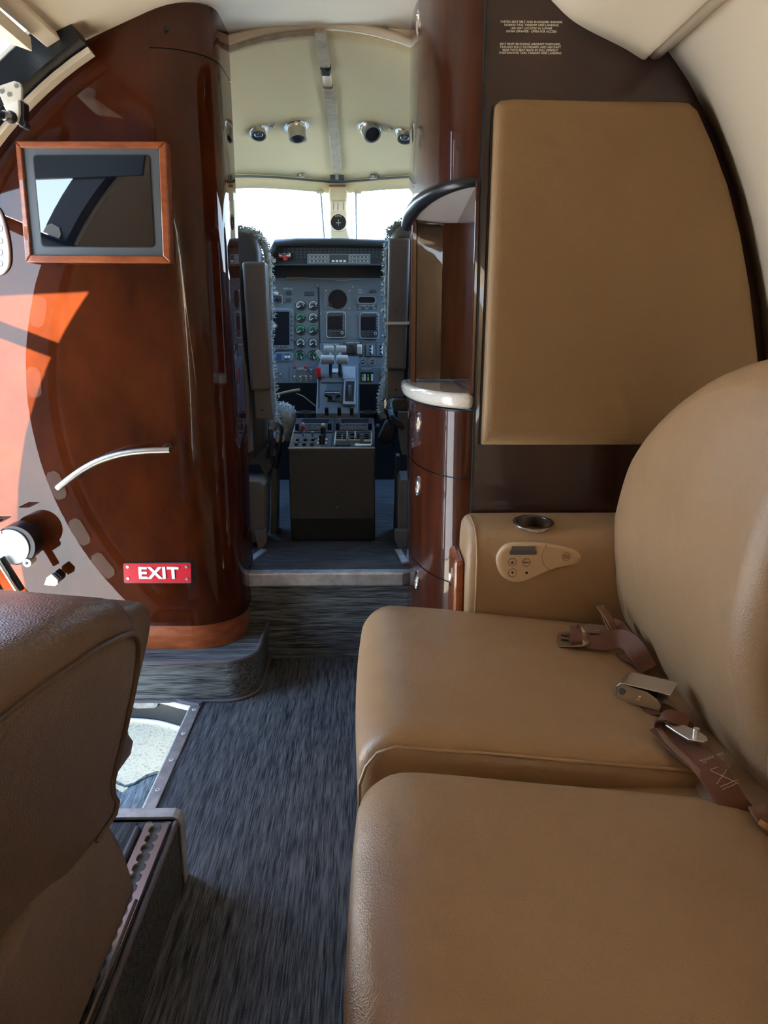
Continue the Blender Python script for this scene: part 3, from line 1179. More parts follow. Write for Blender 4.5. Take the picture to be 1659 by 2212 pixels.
for px, py, nm in ((587, 271, 'left'), (846, 277, 'right')):
    c = hit_ceil(px, py)
    v = thing('rocker_switch', 'tiny cream switch beside the far %s spot light' % nm, 'switch', c)
    MB().box((0, 0, 0), (0.022, 0.018, 0.006)).build('plate', 'cream_trim', v, c)
    MB().box((0, 0, 0), (0.012, 0.009, 0.010)).build('rocker', 'bezel_grey', v, c)
# a small hole is left of the header: nothing more here

# ================================================================ INSTRUMENT PANEL
YI = 3.42
ip = thing('instrument_panel', 'blue-grey cockpit instrument panel with round gauges and displays', 'instrument panel', (-0.18, YI, 0.83))


def z4(x, y):          # coordinates read from a 4.608x enlargement of the panel
    return 560 + x / 4.608, 480 + y / 4.608


def slab4(name, pts, mat, parent=ip, Y=YI, d=0.004, bevel=0.0, front=0.0):
    return slab_px(name, [z4(*p) for p in pts], Y - front, d, mat, parent, bevel)


def rect(x0, y0, x1, y1):
    return [(x0, y0), (x1, y0), (x1, y1), (x0, y1)]


def rrect4(name, x0, y0, x1, y1, r, mat, parent=ip, Y=YI, d=0.004, front=0.0):
    P = round_poly([atY(*z4(*p), Y - front) for p in rect(x0, y0, x1, y1)], r)
    return MB().prism(P, (0, d, 0)).build(name, mat, parent)


U = (atY(700, 700, YI) - atY(699, 700, YI)).length / 4.608    # metres per enlargement pixel
slab4('panel_plate', rect(-420, 555, 1900, 1448), 'panel_grey', d=0.02)
# engraved joints between the panel sections
for a, b in (((598, 650), (598, 1440)), ((598, 1196), (800, 1196)), ((800, 1196), (800, 1222)), ((552, 652), (598, 652)), ((552, 610), (552, 652)), ((1040, 1200), (1500, 1200))):
    pa, pb = atY(*z4(*a), YI - 0.0006), atY(*z4(*b), YI - 0.0006)
    MB().box((0, 0, 0), (max(0.0012, abs(pa.x - pb.x)), 0.001, max(0.0012, abs(pa.z - pb.z)))).build('panel_joint', 'glare_black', ip, (pa + pb) / 2)

# round engine gauges: shared meshes
GR = 52 * U
bez = MB().ring((0, -0.004, 0), (0, 1, 0), GR, GR * 0.90, 0.006, 28).mesh('gauge_bezel')
bez.materials.append(MAT['panel_grey_dark'])
dial = MB().cyl((0, -0.0012, 0), (0, 0.003, 0), GR * 0.92, n=28).mesh('gauge_dial')
dial.materials.append(MAT['dial_black'])
hub = MB().cyl((0, -0.0030, 0), (0, -0.0012, 0), GR * 0.25, n=14).mesh('gauge_hub')
hub.materials.append(MAT['panel_grey_dark'])


def scale_mesh(kind):
    m = MB()
    def seg(a0, a1, r0, r1, n):
        rows = []
        for k in range(n + 1):
            a = math.radians(a0 + (a1 - a0) * k / n)
            rows.append([(r0 * math.sin(a), -0.0022, r0 * math.cos(a)), (r1 * math.sin(a), -0.0022, r1 * math.cos(a))])
        m.grid(rows)
    if kind == 'arc':
        seg(-125, 70, GR * 0.70, GR * 0.84, 16)
        for a in range(-110, 130, 30):
            seg(a - 5, a + 5, GR * 0.40, GR * 0.66, 2)
    elif kind == 'ticks':
        for a in range(-120, 125, 24):
            seg(a - 6, a + 6, GR * 0.46, GR * 0.82, 2)
    elif kind == 'ring':
        seg(40, 130, GR * 0.72, GR * 0.84, 8)
        seg(-130, -50, GR * 0.72, GR * 0.84, 8)
        for a in range(-150, 151, 30):
            seg(a - 4, a + 4, GR * 0.48, GR * 0.70, 2)
    me = m.mesh('gauge_scale')
    return me


SC_ = {}
for kind, mat in (('arc', 'dial_white'), ('ticks', 'dial_white'), ('ring', 'dial_green')):
    SC_[kind] = scale_mesh(kind)
    SC_[kind].materials.append(MAT[mat])
ga = scale_mesh('arc')
ga.materials.append(MAT['dial_green'])
SC_['green'] = ga
ndl = MB().box((-GR * 0.30, -0.0034, -GR * 0.24), (GR * 0.62, 0.0008, GR * 0.13), Matrix.Rotation(math.radians(-35), 3, 'Y')).mesh('gauge_needle')
ndl.materials.append(MAT['dial_white'])
ndl2 = MB().box((GR * 0.16, -0.0034, -GR * 0.5), (GR * 0.13, 0.0008, GR * 0.62), Matrix.Rotation(math.radians(-20), 3, 'Y')).mesh('gauge_needle_low')
ndl2.materials.append(MAT['dial_white'])
for (gx, gy), kd, nd in (((413, 828), 'arc', ndl), ((538, 830), 'arc', ndl), ((413, 951), 'green', ndl), ((538, 953), 'arc', ndl), ((412, 1076), 'green', ndl), ((536, 1078), 'green', ndl),
                         ((412, 1199), 'ticks', ndl), ((537, 1201), 'ticks', ndl), ((409, 1322), 'ring', ndl2), ((536, 1322), 'ring', ndl2)):
    c = atY(*z4(gx, gy), YI)
    g_ = ob('engine_gauge', bez, None, ip, c, 50)
    for nm, me in (('dial', dial), ('hub', hub), ('scale', SC_[kd]), ('needle', nd)):
        ob(nm, me, None, g_, c)
# three small gauges at the lower right
k_ = 36 / 52
for gx, gy in ((937, 1382), (1030, 1383), (1125, 1384)):
    c = atY(*z4(gx, gy), YI)
    g_ = MB().ring((0, -0.004, 0), (0, 1, 0), GR * k_, GR * k_ * 0.86, 0.006, 20).build('small_gauge', 'lever_grey', ip, c, 50)
    MB().cyl((0, -0.001, 0), (0, 0.003, 0), GR * k_ * 0.9, n=20).build('dial', 'dial_black', g_, c)
    m = MB()
    for a in range(-120, 121, 40):
        r_ = math.radians(a)
        m.box((GR * k_ * 0.55 * math.sin(r_), -0.002, GR * k_ * 0.55 * math.cos(r_)), (GR * 0.12, 0.001, GR * 0.16))
    m.box((0, -0.002, -GR * 0.1), (GR * 0.4, 0.001, GR * 0.10))
    m.build('scale', 'dial_white', g_, c)

# left attitude display
d_ = rrect4('main_display', -130, 848, 345, 1268, 0.010, 'panel_grey', d=0.016, front=0.010)
rrect4('display_rim', -120, 860, 335, 1256, 0.020, 'lever_grey', parent=d_, d=0.004, front=0.0108)
rrect4('display_face', -117, 866, 331, 1250, 0.020, 'panel_grey', parent=d_, d=0.006, front=0.0125)
rrect4('display_glass', -90, 890, 300, 1222, 0.006, 'screen_dull', parent=d_, d=0.004, front=0.0135)
for y in (938, 985, 1030, 1078, 1125, 1172):
    p = atY(*z4(321, y), YI - 0.012)
    MB().cyl(p, p - Vector((0, 0.007, 0)), 7 * U, n=10).build('display_key', 'black_rubber', d_, smooth=50)
for x in (135, 177, 218, 260):
    p = atY(*z4(x, 1240), YI - 0.012)
    MB().cyl(p, p - Vector((0, 0.007, 0)), 7 * U, n=10).build('display_key', 'black_rubber', d_, smooth=50)
# reversion panel with knob
d_ = rrect4('selector_panel', 60, 722, 232, 818, 0.012, 'lever_grey', d=0.010, front=0.006)
rrect4('selector_face', 60, 728, 226, 812, 0.012, 'panel_grey_dark', parent=d_, d=0.006, front=0.0075)
p = atY(*z4(168, 766), YI - 0.006)
MB().cyl(p, p - Vector((0, 0.016, 0)), 22 * U, 16 * U, 14).build('selector_knob', 'black', d_, smooth=50)
slab4('paper_tag', rect(112, 692, 190, 720), 'print_cream', front=0.002)
for x, y in ((289, 706), (289, 776)):
    slab4('push_annunciator', rect(x - 24, y - 20, x + 24, y + 20), 'panel_grey_dark', d=0.008, front=0.004, bevel=0.001)
for x in (473, 523):
    slab4('push_annunciator', rect(x - 24, 690, x + 24, 732), 'panel_grey_dark', d=0.008, front=0.004, bevel=0.001)
text('section_label', 'SPEED AC', 0.010, atY(*z4(287, 662), YI - 0.001), 'dial_white', ip)
# warning light block
d_ = slab4('warning_block', [(150, 1320), (175, 1298), (310, 1298), (335, 1320), (335, 1362), (310, 1386), (172, 1386), (150, 1362)], 'lever_grey', d=0.008, front=0.005)
slab4('block_face', [(155, 1322), (178, 1303), (308, 1303), (330, 1322), (330, 1360), (308, 1381), (176, 1381), (155, 1360)], 'panel_grey', parent=d_, d=0.006, front=0.0065)
for x0, y0, x1, y1, mt in ((168, 1308, 220, 1330, 'blue_light'), (165, 1332, 220, 1352, 'blue_light'), (165, 1354, 218, 1374, 'blue_light'), (255, 1308, 300, 1326, 'blue_light'),
                           (252, 1328, 278, 1350, 'print_cream'), (283, 1328, 308, 1350, 'print_cream'), (252, 1354, 298, 1374, 'blue_light')):
    slab4('warning_light', rect(x0, y0, x1, y1), mt, parent=d_, d=0.006, front=0.0085)
# large round radar-altimeter hole
d_ = rrect4('round_indicator', 645, 668, 915, 868, 0.004, 'panel_grey', d=0.010, front=0.005)
c = atY(*z4(781, 767), YI - 0.006)
MB().cyl(c, c + Vector((0, 0.008, 0)), 90 * U, n=36).build('indicator_face', 'screen_dull', d_)
MB().ring(c - Vector((0, 0.002, 0)), (0, 1, 0), 93 * U, 88 * U, 0.006, 36).build('indicator_rim', 'black', d_, smooth=50)
p = atY(*z4(706, 824), YI - 0.006)
MB().cyl(p, p - Vector((0, 0.014, 0)), 17 * U, 14 * U, 12).build('indicator_knob', 'black', d_, smooth=50)
for x, y in ((665, 680), (900, 682), (665, 856), (900, 856), (578, 628), (932, 642), (614, 910), (1247, 916), (1045, 1220)):
    p = atY(*z4(x, y), YI - 0.006)
    MB().cyl(p, p + Vector((0, 0.004, 0)), 5 * U, n=8).build('panel_screw', 'chrome', ip)
# digital clock, right of it
d_ = slab4('clock', [(972, 755), (998, 735), (1142, 735), (1166, 755), (1166, 796), (1142, 818), (998, 818), (972, 796)], 'button_grey', d=0.012, front=0.008)
slab4('clock_face', [(986, 758), (1004, 744), (1136, 744), (1152, 758), (1152, 788), (1136, 802), (1004, 802), (986, 788)], 'screen_dull', parent=d_, d=0.006, front=0.0095)
d_ = slab4('placard', rect(975, 820, 1168, 874), 'panel_grey_dark', d=0.002, front=0.0015)
text('placard_text', 'STANDBY HSI TEST', 0.0085, atY(*z4(1072, 832), YI - 0.002), 'dial_white', d_)
for x, s_ in ((1000, 'ADI'), (1072, 'NAV'), (1145, 'OBS')):
    text('placard_text', s_, 0.0075, atY(*z4(x, 858), YI - 0.002), 'dial_white', d_)
p = atY(*z4(1004, 688), YI)
MB().ring(p - Vector((0, 0.003, 0)), (0, 1, 0), 20 * U, 14 * U, 0.004, 16).build('jack_socket', 'lever_grey', ip)
slab4('small_switch', rect(1100, 672, 1165, 700), 'panel_grey_dark', d=0.012, front=0.008)
# two radio control units
for x0 in (0, 331):
    y0 = x0 * 0.024
    u_ = rrect4('radio_unit', 668 + x0, 890 + y0, 862 + x0, 1152 + y0, 0.014, 'lever_grey', d=0.016, front=0.012)
    rrect4('unit_face', 676 + x0, 898 + y0, 854 + x0, 1144 + y0, 0.012, 'panel_grey_dark', parent=u_, d=0.008, front=0.0135)
    slab4('unit_screen', rect(682 + x0, 936 + y0, 826 + x0, 1068 + y0), 'screen_dull', parent=u_, d=0.006, front=0.0150)
    slab4('header_bar', rect(682 + x0, 904 + y0, 830 + x0, 930 + y0), 'panel_grey_dark', parent=u_, d=0.006, front=0.0150)
    for y in (916, 948, 975, 1002, 1028, 1055):
        p = atY(*z4(842 + x0, y + y0), YI - 0.0135)
        MB().cyl(p, p - Vector((0, 0.005, 0)), 6 * U, n=8).build('side_key', 'lever_grey', u_)
    for x in (714, 752, 789):
        for y in (1089, 1115):
            slab4('unit_key', rect(x - 13 + x0, y - 11 + y0, x + 13 + x0, y + 11 + y0), 'dial_black', parent=u_, d=0.006, front=0.0165)
            slab4('key_mark', rect(x - 7 + x0, y - 4 + y0, x + 7 + x0, y + 3 + y0), 'button_grey', parent=u_, d=0.001, front=0.0172)
    p = atY(*z4(826 + x0, 1100 + y0), YI - 0.0135)
    MB().cyl(p, p - Vector((0, 0.018, 0)), 19 * U, 15 * U, 14).build('tuning_knob', 'black', u_, smooth=50)
    MB().ring(p - Vector((0, 0.019, 0)), (0, 1, 0), 15 * U, 9 * U, 0.002, 14).build('knob_ring', 'lever_grey', u_)
# landing gear panel
slab4('section_plate', rect(604, 1202, 796, 1330), 'panel_grey', d=0.003, front=0.002)
text('section_label', 'HYDRAULIC PRESS', 0.0085, atY(*z4(715, 1217), YI - 0.003), 'dial_white', ip)
d_ = slab4('gear_panel', rect(832, 1186, 1030, 1334), 'panel_grey_dark', d=0.012, front=0.009, bevel=0.001)
text('gear_label', 'LANDING GEAR', 0.0085, atY(*z4(930, 1199), YI - 0.0098), 'dial_white', d_)
for x0, y0 in ((890, 1220), (868, 1266), (906, 1266)):
    slab4('gear_light', rect(x0, y0, x0 + 40, y0 + 42), 'dial_black', parent=d_, d=0.012, front=0.016, bevel=0.001)
m = MB()
pc = atY(*z4(1000, 1266), YI - 0.02)
m.cyl(pc - Vector((23 * U, 0, 0)), pc + Vector((23 * U, 0, 0)), 30 * U, n=18)
rot_s = [(v[0], pc.y + (v[1] - pc.y) * 0.5, pc.z + (v[2] - pc.z) * 1.6) for v in m.v]
m.v = rot_s
gw = m.build('gear_handle', 'print_cream', d_, smooth=40)
for k in (-12, 0, 12):
    MB().box(pc + Vector((k * U, -0.012, 0)), (0.0012, 0.006, 80 * U)).build('handle_groove', 'button_grey', d_)
# two vertical tape meters, upper and lower
for x0, x1, y0, y1, pp in ((1063, 1160, 1206, 1330, ip), (1166, 1262, 1208, 1332, ip)):
    d_ = slab4('tape_meter', rect(x0, y0, x1, y1), 'panel_grey', d=0.010, front=0.007, bevel=0.001)
    slab4('meter_slot', rect(x0 + 34, y0 + 18, x1 - 26, y1 - 14), 'dial_black', parent=d_, d=0.004, front=0.008)
    slab4('meter_tape', rect(x0 + 52, y0 + 22, x1 - 28, y1 - 18), 'dial_white', parent=d_, d=0.004, front=0.0085)
    for k in range(5):
        slab4('meter_mark', rect(x0 + 38, y0 + 30 + k * 17, x0 + 56, y0 + 37 + k * 17), 'dial_white' if k % 2 else 'dial_black', parent=d_, d=0.002, front=0.0092)

# sub panel below the main panel
YS = YI - 0.015
sb = thing('switch_subpanel', 'lower cockpit switch panel with toggles under the gauges', 'switch panel', (-0.2, YS, 0.80))
slab4('plate', rect(-200, 1440, 295, 1600), 'panel_grey', sb, YS, 0.02)
slab4('plate', rect(300, 1440, 575, 1600), 'panel_grey', sb, YS, 0.02)
slab4('plate', rect(960, 1446, 1190, 1612), 'panel_grey', sb, YS, 0.02)
slab4('plate', rect(1196, 1450, 1500, 1612), 'panel_grey', sb, YS, 0.02)


def toggle(x, y, mat='chrome', tip=None):
    p = atY(*z4(x, y), YS)
    t_ = MB().cyl(p, p - Vector((0, 0.006, 0)), 10 * U, n=10).build('toggle_switch', 'steel_satin', sb)
    MB().cyl(p, p + Vector((0, -0.022, 0.012)), 5 * U, 7 * U, 8).build('toggle_bat', mat, t_, smooth=60)
    if tip:
        MB().sphere(p + Vector((0, -0.024, 0.014)), 17 * U, 12, 8).build('toggle_ball', tip, t_, smooth=180)


toggle(358, 1470, 'chrome', 'red_knob')
toggle(466, 1470, 'chrome', 'red_knob')
for x, y in ((172, 1485), (215, 1535), (356, 1555), (413, 1558), (470, 1556), (520, 1492), (518, 1555)):
    toggle(x, y)
toggle(1230, 1530)
for x, y, s_ in ((425, 1452, 'STARTER'), (425, 1462, 'GENERATOR'), (440, 1528, 'BATTERY'), (356, 1580, 'OFF'), (413, 1580, 'OFF'), (470, 1580, 'OFF'), (520, 1458, 'AIR IGN'), (1065, 1460, 'OXYGEN PRESS')):
    text('switch_label', s_, 0.0065, atY(*z4(x, y), YS - 0.001), 'dial_white', sb)
for x0, k in ((1015, 0), (1070, 1)):
    d_ = slab4('level_meter', rect(x0 - 4, 1492, x0 + 52 + 14 * k, 1586), 'dial_black', sb, YS, 0.008, 0, 0.003)
    slab4('meter_tape', rect(x0 + 26 + 18 * k, 1512, x0 + 44 + 18 * k, 1580), 'dial_white', d_, YS, 0.003, 0, 0.0038)
    slab4('meter_low', rect(x0 + 6, 1540, x0 + 22, 1578), 'dial_yellow', d_, YS, 0.003, 0, 0.0038)
    slab4('meter_high', rect(x0 + 8, 1515, x0 + 20, 1536), 'dial_green', d_, YS, 0.003, 0, 0.0038)

# ------------------------------------------------ glareshield
YG = 3.22
gs = thing('glareshield', 'black glareshield hood above the instrument panel', 'glareshield', (-0.15, YG, 1.3))
gx = [(500, 572), (540, 562), (572, 556), (584, 532), (592, 517), (640, 514.5), (735, 515), (840, 518), (960, 524), (975, 572)]
m = MB()
P0 = [atY(x, y + 6, YG) for x, y in gx]
P1 = [p + Vector((0, 0.03, 0.014)) for p in P0]
P2 = [p + Vector((0, 0.40, -0.01)) for p in P0]
m.grid([P0, P1, P2])
o = m.build('hood', 'glare_black', gs, smooth=60)
solid(o, 0.02, -1.0)
slab4('face', [(20, 420), (60, 330), (150, 215), (1300, 215), (1700, 260), (1700, 420)], 'glare_black', gs, YG + 0.05, 0.02)
slab4('lower_lip', rect(-200, 415, 1700, 428), 'panel_grey_dark', gs, YG + 0.04, 0.03)
slab4('recess', rect(-300, 420, 1750, 640), 'black', gs, YI + 0.03, 0.01)
YF = YG + 0.05
an = MB()
for r_, (y0, y1, x0, x1) in enumerate(((256, 278, 240, 1250), (284, 306, 240, 1250), (311, 333, 360, 480), (338, 360, 360, 480), (311, 333, 1110, 1250), (338, 360, 1110, 1250))):
    x = x0
    while x < x1:
        p = atY(*z4(x + 16, (y0 + y1) / 2), YF - 0.002)
        an.box(p, (32 * U * 0.94, 0.006, 19 * U * 0.94))
        x += 40
o = an.build('annunciator_lights', 'panel_grey_dark', gs)
o['kind'] = 'stuff'
d_ = slab4('autopilot_panel', rect(478, 316, 1106, 412), 'button_grey', gs, YF, 0.02, 0, 0.012)
slab4('autopilot_window', rect(698, 322, 888, 404), 'panel_grey_dark', d_, YF, 0.006, 0, 0.0135)
for xs_ in ((505, 542, 580, 618, 655), (930, 968, 1006, 1043, 1080)):
    for x in xs_:
        for y in (345, 386):
            k = slab4('mode_button', rect(x - 14, y - 11, x + 14, y + 9), 'dial_black', d_, YF, 0.006, 0, 0.016)
            slab4('button_legend', rect(x - 9, y - 4, x + 9, y + 6), 'dial_white', d_, YF, 0.001, 0, 0.0165)
for x in (736, 774, 812, 850):
    slab4('mode_button', rect(x - 13, 376, x + 13, 396), 'dial_white', d_, YF, 0.006, 0, 0.016)
fh = thing('fire_handle', 'red and white engine fire pull handle on the glareshield', 'handle', atY(*z4(250, 380), YG))
slab4('upper_plate', rect(192, 306, 308, 340), 'print_cream', fh, YF - 0.02, 0.018, 0.002)
slab4('bar', [(190, 340), (308, 340), (308, 352), (280, 354), (278, 378), (246, 382), (240, 356), (190, 352)], 'red_knob', fh, YF - 0.02, 0.019, 0.002)
text('letters', 'ENG FIRE', 0.0095, atY(*z4(250, 317), YF - 0.021), 'black', fh, bold=0.0003)
text('letters', 'PULL', 0.0085, atY(*z4(250, 330), YF - 0.021), 'black', fh, bold=0.0003)
pg = slab4('placard_tag', rect(120, 362, 165, 396), 'print_cream', None, YF, 0.01, 0, 0.008)
tag(pg, 'small cream tag left of the red fire handle', 'tag')
# loose cable under the glareshield
cb = thing('loose_cable', 'loose pale cable hanging under the glareshield edge', 'cable', atY(*z4(700, 560), YI - 0.03))
pts = [atY(*z4(x, y), YI - 0.03) for x, y in ((270, 552), (400, 556), (560, 560), (720, 566), (760, 578), (820, 583), (880, 575), (960, 568), (1010, 568))]
MB().tube(curve_pts(pts, 4), 0.0022, 6).build('wire', 'button_grey', cb, smooth=60)
for x0, x1 in ((280, 380), (395, 460)):
    MB().tube([atY(*z4(x0, 553), YI - 0.03), atY(*z4(x1, 557), YI - 0.03)], 0.0042, 8).build('sleeve', 'straw', cb, smooth=60)

# ================================================================ THROTTLE QUADRANT
tq = thing('throttle_quadrant', 'blue-grey throttle quadrant rising from the centre console', 'throttle quadrant', (-0.1, 3.1, 0.5))
# sloping body: front face from console end up to the panel
zq = lambda x, y, Y: atY(x, y, Y)
A0, A1 = zq(682, 893, 2.93), zq(773, 893, 2.93)
B0, B1 = zq(683, 792, 3.12), zq(773, 792, 3.12)
m = MB()
side = []
for X in (A0.x, A1.x):
    side.append([Vector((X, 2.93, 0.31)), Vector((X, 2.93, A0.z)), Vector((X, 3.12, B0.z)), Vector((X, 3.30, B0.z + 0.03)), Vector((X, 3.39, B0.z + 0.03)), Vector((X, 3.39, 0.31))])
m.loft(side)
m.build('body', 'quadrant_grey', tq, bevel=0.003)
SL = (B0 - A0)
SL.x = 0
SLn = Vector((0, -SL.z, SL.y)).normalized() * -1
if SLn.y > 0:
    SLn = -SLn


def on_slope(px, py, h=0.0):
    """point on the sloping face seen at a photograph position, raised by h along its normal"""
    r = ray(px, py)
    t = (A0 - ORG).dot(SLn) / r.dot(SLn)
    return ORG + r * t + SLn * h


def slope_slab(name, pts, h, mat, parent=tq, d=0.02, bevel=0.0):
    P = [on_slope(x, y, 0) + SLn * h for x, y in pts]
    return MB().prism(P, -SLn * d).build(name, mat, parent, bevel=bevel)


UP = SL.normalized()
slope_slab('upper_cover', [(694, 797), (760, 797), (760, 828), (694, 828)], 0.006, 'quadrant_grey', bevel=0.002)
slope_slab('side_cover', [(740, 795), (768, 795), (768, 823), (740, 823)], 0.012, 'button_grey', bevel=0.003)
slope_slab('lever_slot', [(711, 798), (718, 798), (718, 818), (711, 818)], 0.0075, 'black')
slope_slab('lever_slot', [(731, 798), (738, 798), (738, 818), (731, 818)], 0.0075, 'black')
tx = on_slope(724, 816, 0.008)
slope_slab('detent_plate', [(716, 800), (734, 800), (734, 808), (716, 808)], 0.010, 'lever_grey')
# throttle levers and grips
for i_, (xa, xb, xm) in enumerate(((693, 721.5, 714), (727, 752, 734))):
    lv = MB().tube([on_slope(xm, 808, 0), atY(xm, 792, 3.0), atY(xm, 776, 2.98)], 0.0085, 8, flat=0.6).build('throttle_lever', 'panel_grey_dark', tq, smooth=60)
    pa, pb = atY(xa, 777, 2.97), atY(xb, 777, 2.97)
    MB().cyl(pa, pb, 0.0175, n=18).build('throttle_grip', 'lever_grey', lv, smooth=50, bevel=0.003)
    MB().tube([atY(xm, 775, 2.985), atY(xm, 757, 3.0)], 0.0055, 8).build('reverser_arm', 'lever_grey', lv, smooth=60)
    xa2, xb2 = ((700, 721), (726, 748))[i_]
    pa, pb = atY(xa2, 754, 3.0), atY(xb2, 754, 3.0)
    MB().cyl(pa, pb, 0.0135, n=16).build('reverser_grip', 'lever_grey', lv, smooth=50, bevel=0.003)
MB().prism([atY(x, y, 2.985) for x, y in ((681, 760), (688, 755), (698, 766), (702, 776), (690, 776))], (0, 0.012, 0)).build('side_paddle', 'lever_grey', tq, bevel=0.003)
# red lever in its slot
slope_slab('red_slot', [(688, 820), (690.5, 820), (690, 882), (687.5, 882)], 0.001, 'black', d=0.004)
p = on_slope(688.5, 812, 0.02)
rbox('red_lever', p - Vector((0.010, 0.012, 0.022)), p + Vector((0.010, 0.012, 0.022)), 0.005, 'red_knob', tq, 4)
# parking brake handle
pl = slope_slab('brake_plate', [(707, 831), (738, 831), (738, 868), (707, 868)], 0.004, 'panel_grey_dark', bevel=0.001)
bh = slope_slab('brake_handle', [(701, 852), (736, 852), (736, 861), (728, 862), (725, 866), (724, 873), (720, 873), (718, 865), (701, 861)], 0.022, 'black', d=0.012, bevel=0.002)
text('brake_text', 'PARKING BRAKE', 0.0075, on_slope(718.5, 856.5, 0.0228), 'print_cream', bh, rot=(math.atan2(UP.z, UP.y), 0, 0))
# trim wheel in its frame
slope_slab('wheel_frame', [(744, 823), (769, 823), (768, 878), (741, 877)], 0.012, 'button_grey', bevel=0.003)
slope_slab('wheel_well', [(747, 828), (766, 828), (764, 872), (745, 871)], 0.0125, 'black')
wc = on_slope(755.5, 850, -0.012)
MB().cyl(wc - Vector((0.006, 0, 0)), wc + Vector((0.006, 0, 0)), 0.042, n=28).build('trim_wheel', 'panel_grey_dark', tq, smooth=40)
for x in (706, 733, 760):
    p = on_slope(x, 896, 0)
    MB().cyl(p, p + Vector((0, -0.012, 0.03)), 0.0085, 0.0075, 12).build('rotary_knob', 'black', tq, smooth=50)
for x, nm, c_x in ((660, 'left', -0.30), (796, 'right', 0.015)):
    p = atY(x, 892, 2.95)
    v = thing('cup_holder', 'black round cup holder %s of the throttle quadrant' % nm, 'cup holder', p - Vector((0, 0, 0.05)))
    MB().cyl(p - Vector((0, 0, 0.05)), p, 0.030, 0.034, 20, caps=False).build('cup', 'black', v, smooth=60)
    MB().ring(p, (0, 0, 1), 0.037, 0.031, 0.005, 22).build('rim', 'panel_grey_dark', v, smooth=60)
    MB().box(p - Vector((0, -0.01, 0.06)), (0.09, 0.09, 0.02)).build('bracket', 'panel_grey_dark', v, bevel=0.004)

# ================================================================ CENTRE CONSOLE
cs = thing('center_console', 'dark grey centre console box with radio keypads on top', 'console', (-0.14, 2.6, 0.31))
K0, K1 = Vector((-0.294, 2.60, 0.655)), Vector((0.014, 2.60, 0.655))
T0, T1 = Vector((-0.294, 2.91, 0.722)), Vector((0.014, 2.91, 0.722))
m = MB()
m.loft([[Vector((X, 2.60, 0.655)), Vector((X, 2.91, 0.722)), Vector((X, 2.93, 0.722)), Vector((X, 2.93, 0.312)), Vector((X, 2.62, 0.312)), Vector((X, 2.60, 0.40))] for X in (-0.294, 0.014)])
m.build('body', 'console_grey', cs, bevel=0.004)
CN = Vector((0, -0.067, 0.31)).normalized()
CU = Vector((0, 0.31, 0.067)).normalized()


def con(u, v, h=0.0):
    """u across 0..1, v up the sloping console top 0..1"""
    return Vector((-0.294 + 0.308 * u, 2.60 + 0.31 * v, 0.655 + 0.067 * v)) + CN * h


def con_slab(name, u0, v0, u1, v1, h, mat, parent=cs, d=0.008, bevel=0.0):
    P = [con(u0, v0, h), con(u1, v0, h), con(u1, v1, h), con(u0, v1, h)]
    return MB().prism(P, -CN * d).build(name, mat, parent, bevel=bevel)


def knob(u, v, r, h, mat, parent=cs, r1=None, base=0.004):
    p = con(u, v, base)
    return MB().cyl(p, p + Vector((0, -0.004, h)), r, r1 or r * 0.85, 12).build('knob', mat, parent, smooth=50)


con_slab('front_edge', 0.0, 0.0, 1.0, 0.012, 0.005, 'alu', d=0.004)
for u0, u1 in ((0.02, 0.485), (0.515, 0.98)):
    kp = con_slab('keypad_unit', u0, 0.50, u1, 0.985, 0.004, 'console_grey', bevel=0.001)
    con_slab('unit_edge', u0, 0.975, u1, 0.985, 0.005, 'panel_grey', kp, 0.002)
    con_slab('unit_screen', u0 + 0.07, 0.82, u1 - 0.06, 0.955, 0.005, 'screen_dull', kp, 0.003)
    km = MB()
    for r_ in range(5):
        for c_2 in range(10):
            km.box(con(u0 + 0.075 + c_2 * 0.033, 0.57 + r_ * 0.048, 0.006), (0.0075, 0.009, 0.004))
    o = km.build('key_rows', 'panel_grey', kp)
    o['kind'] = 'stuff'
    knob(u0 + 0.035, 0.60, 0.0085, 0.024, 'black', kp)
    knob(u1 - 0.035, 0.60, 0.0085, 0.024, 'black', kp)
lp = con_slab('switch_bank', 0.02, 0.03, 0.485, 0.47, 0.004, 'panel_grey_dark', bevel=0.001)
rp = con_slab('test_bank', 0.515, 0.03, 0.98, 0.47, 0.004, 'panel_grey_dark', bevel=0.001)
for u in (0.09, 0.18, 0.27):
    for v in (0.08, 0.22):
        con_slab('rocker', u - 0.018, v, u + 0.018, v + 0.07, 0.012, 'black', lp, 0.01, 0.001)
    con_slab('rocker_row', u - 0.05, 0.17, u + 0.05, 0.178, 0.006, 'button_grey', lp, 0.002)
p = con(0.15, 0.36)
MB().cyl(p, p + Vector((0, -0.004, 0.03)), 0.003, 0.0045, 8).build('stalk', 'alu', lp)
MB().sphere(p + Vector((0, -0.004, 0.038)), (0.0085, 0.0085, 0.010), 12, 8).build('red_ball', 'red_knob', lp, smooth=180)
MB().sphere(p + Vector((0, -0.004, 0.052)), 0.005, 10, 6).build('ball_cap', 'white_paint', lp, smooth=180)
p = con(0.26, 0.36)
MB().cyl(p, p + Vector((0, -0.003, 0.022)), 0.004, 0.005, 8).build('stalk', 'alu', lp)
p = con(0.385, 0.14)
MB().cyl(p, p + Vector((0, 0, 0.035)), 0.012, 0.010, 12).build('trim_knob', 'black', lp, smooth=50)
p = con(0.385, 0.36)
MB().cyl(p, p + Vector((0, 0, 0.038)), 0.010, 0.010, 12).build('trim_knob', 'black', lp, smooth=50)
MB().sphere(p + Vector((0, 0, 0.046)), 0.007, 10, 6).build('knob_cap', 'cream_trim', lp, smooth=180)
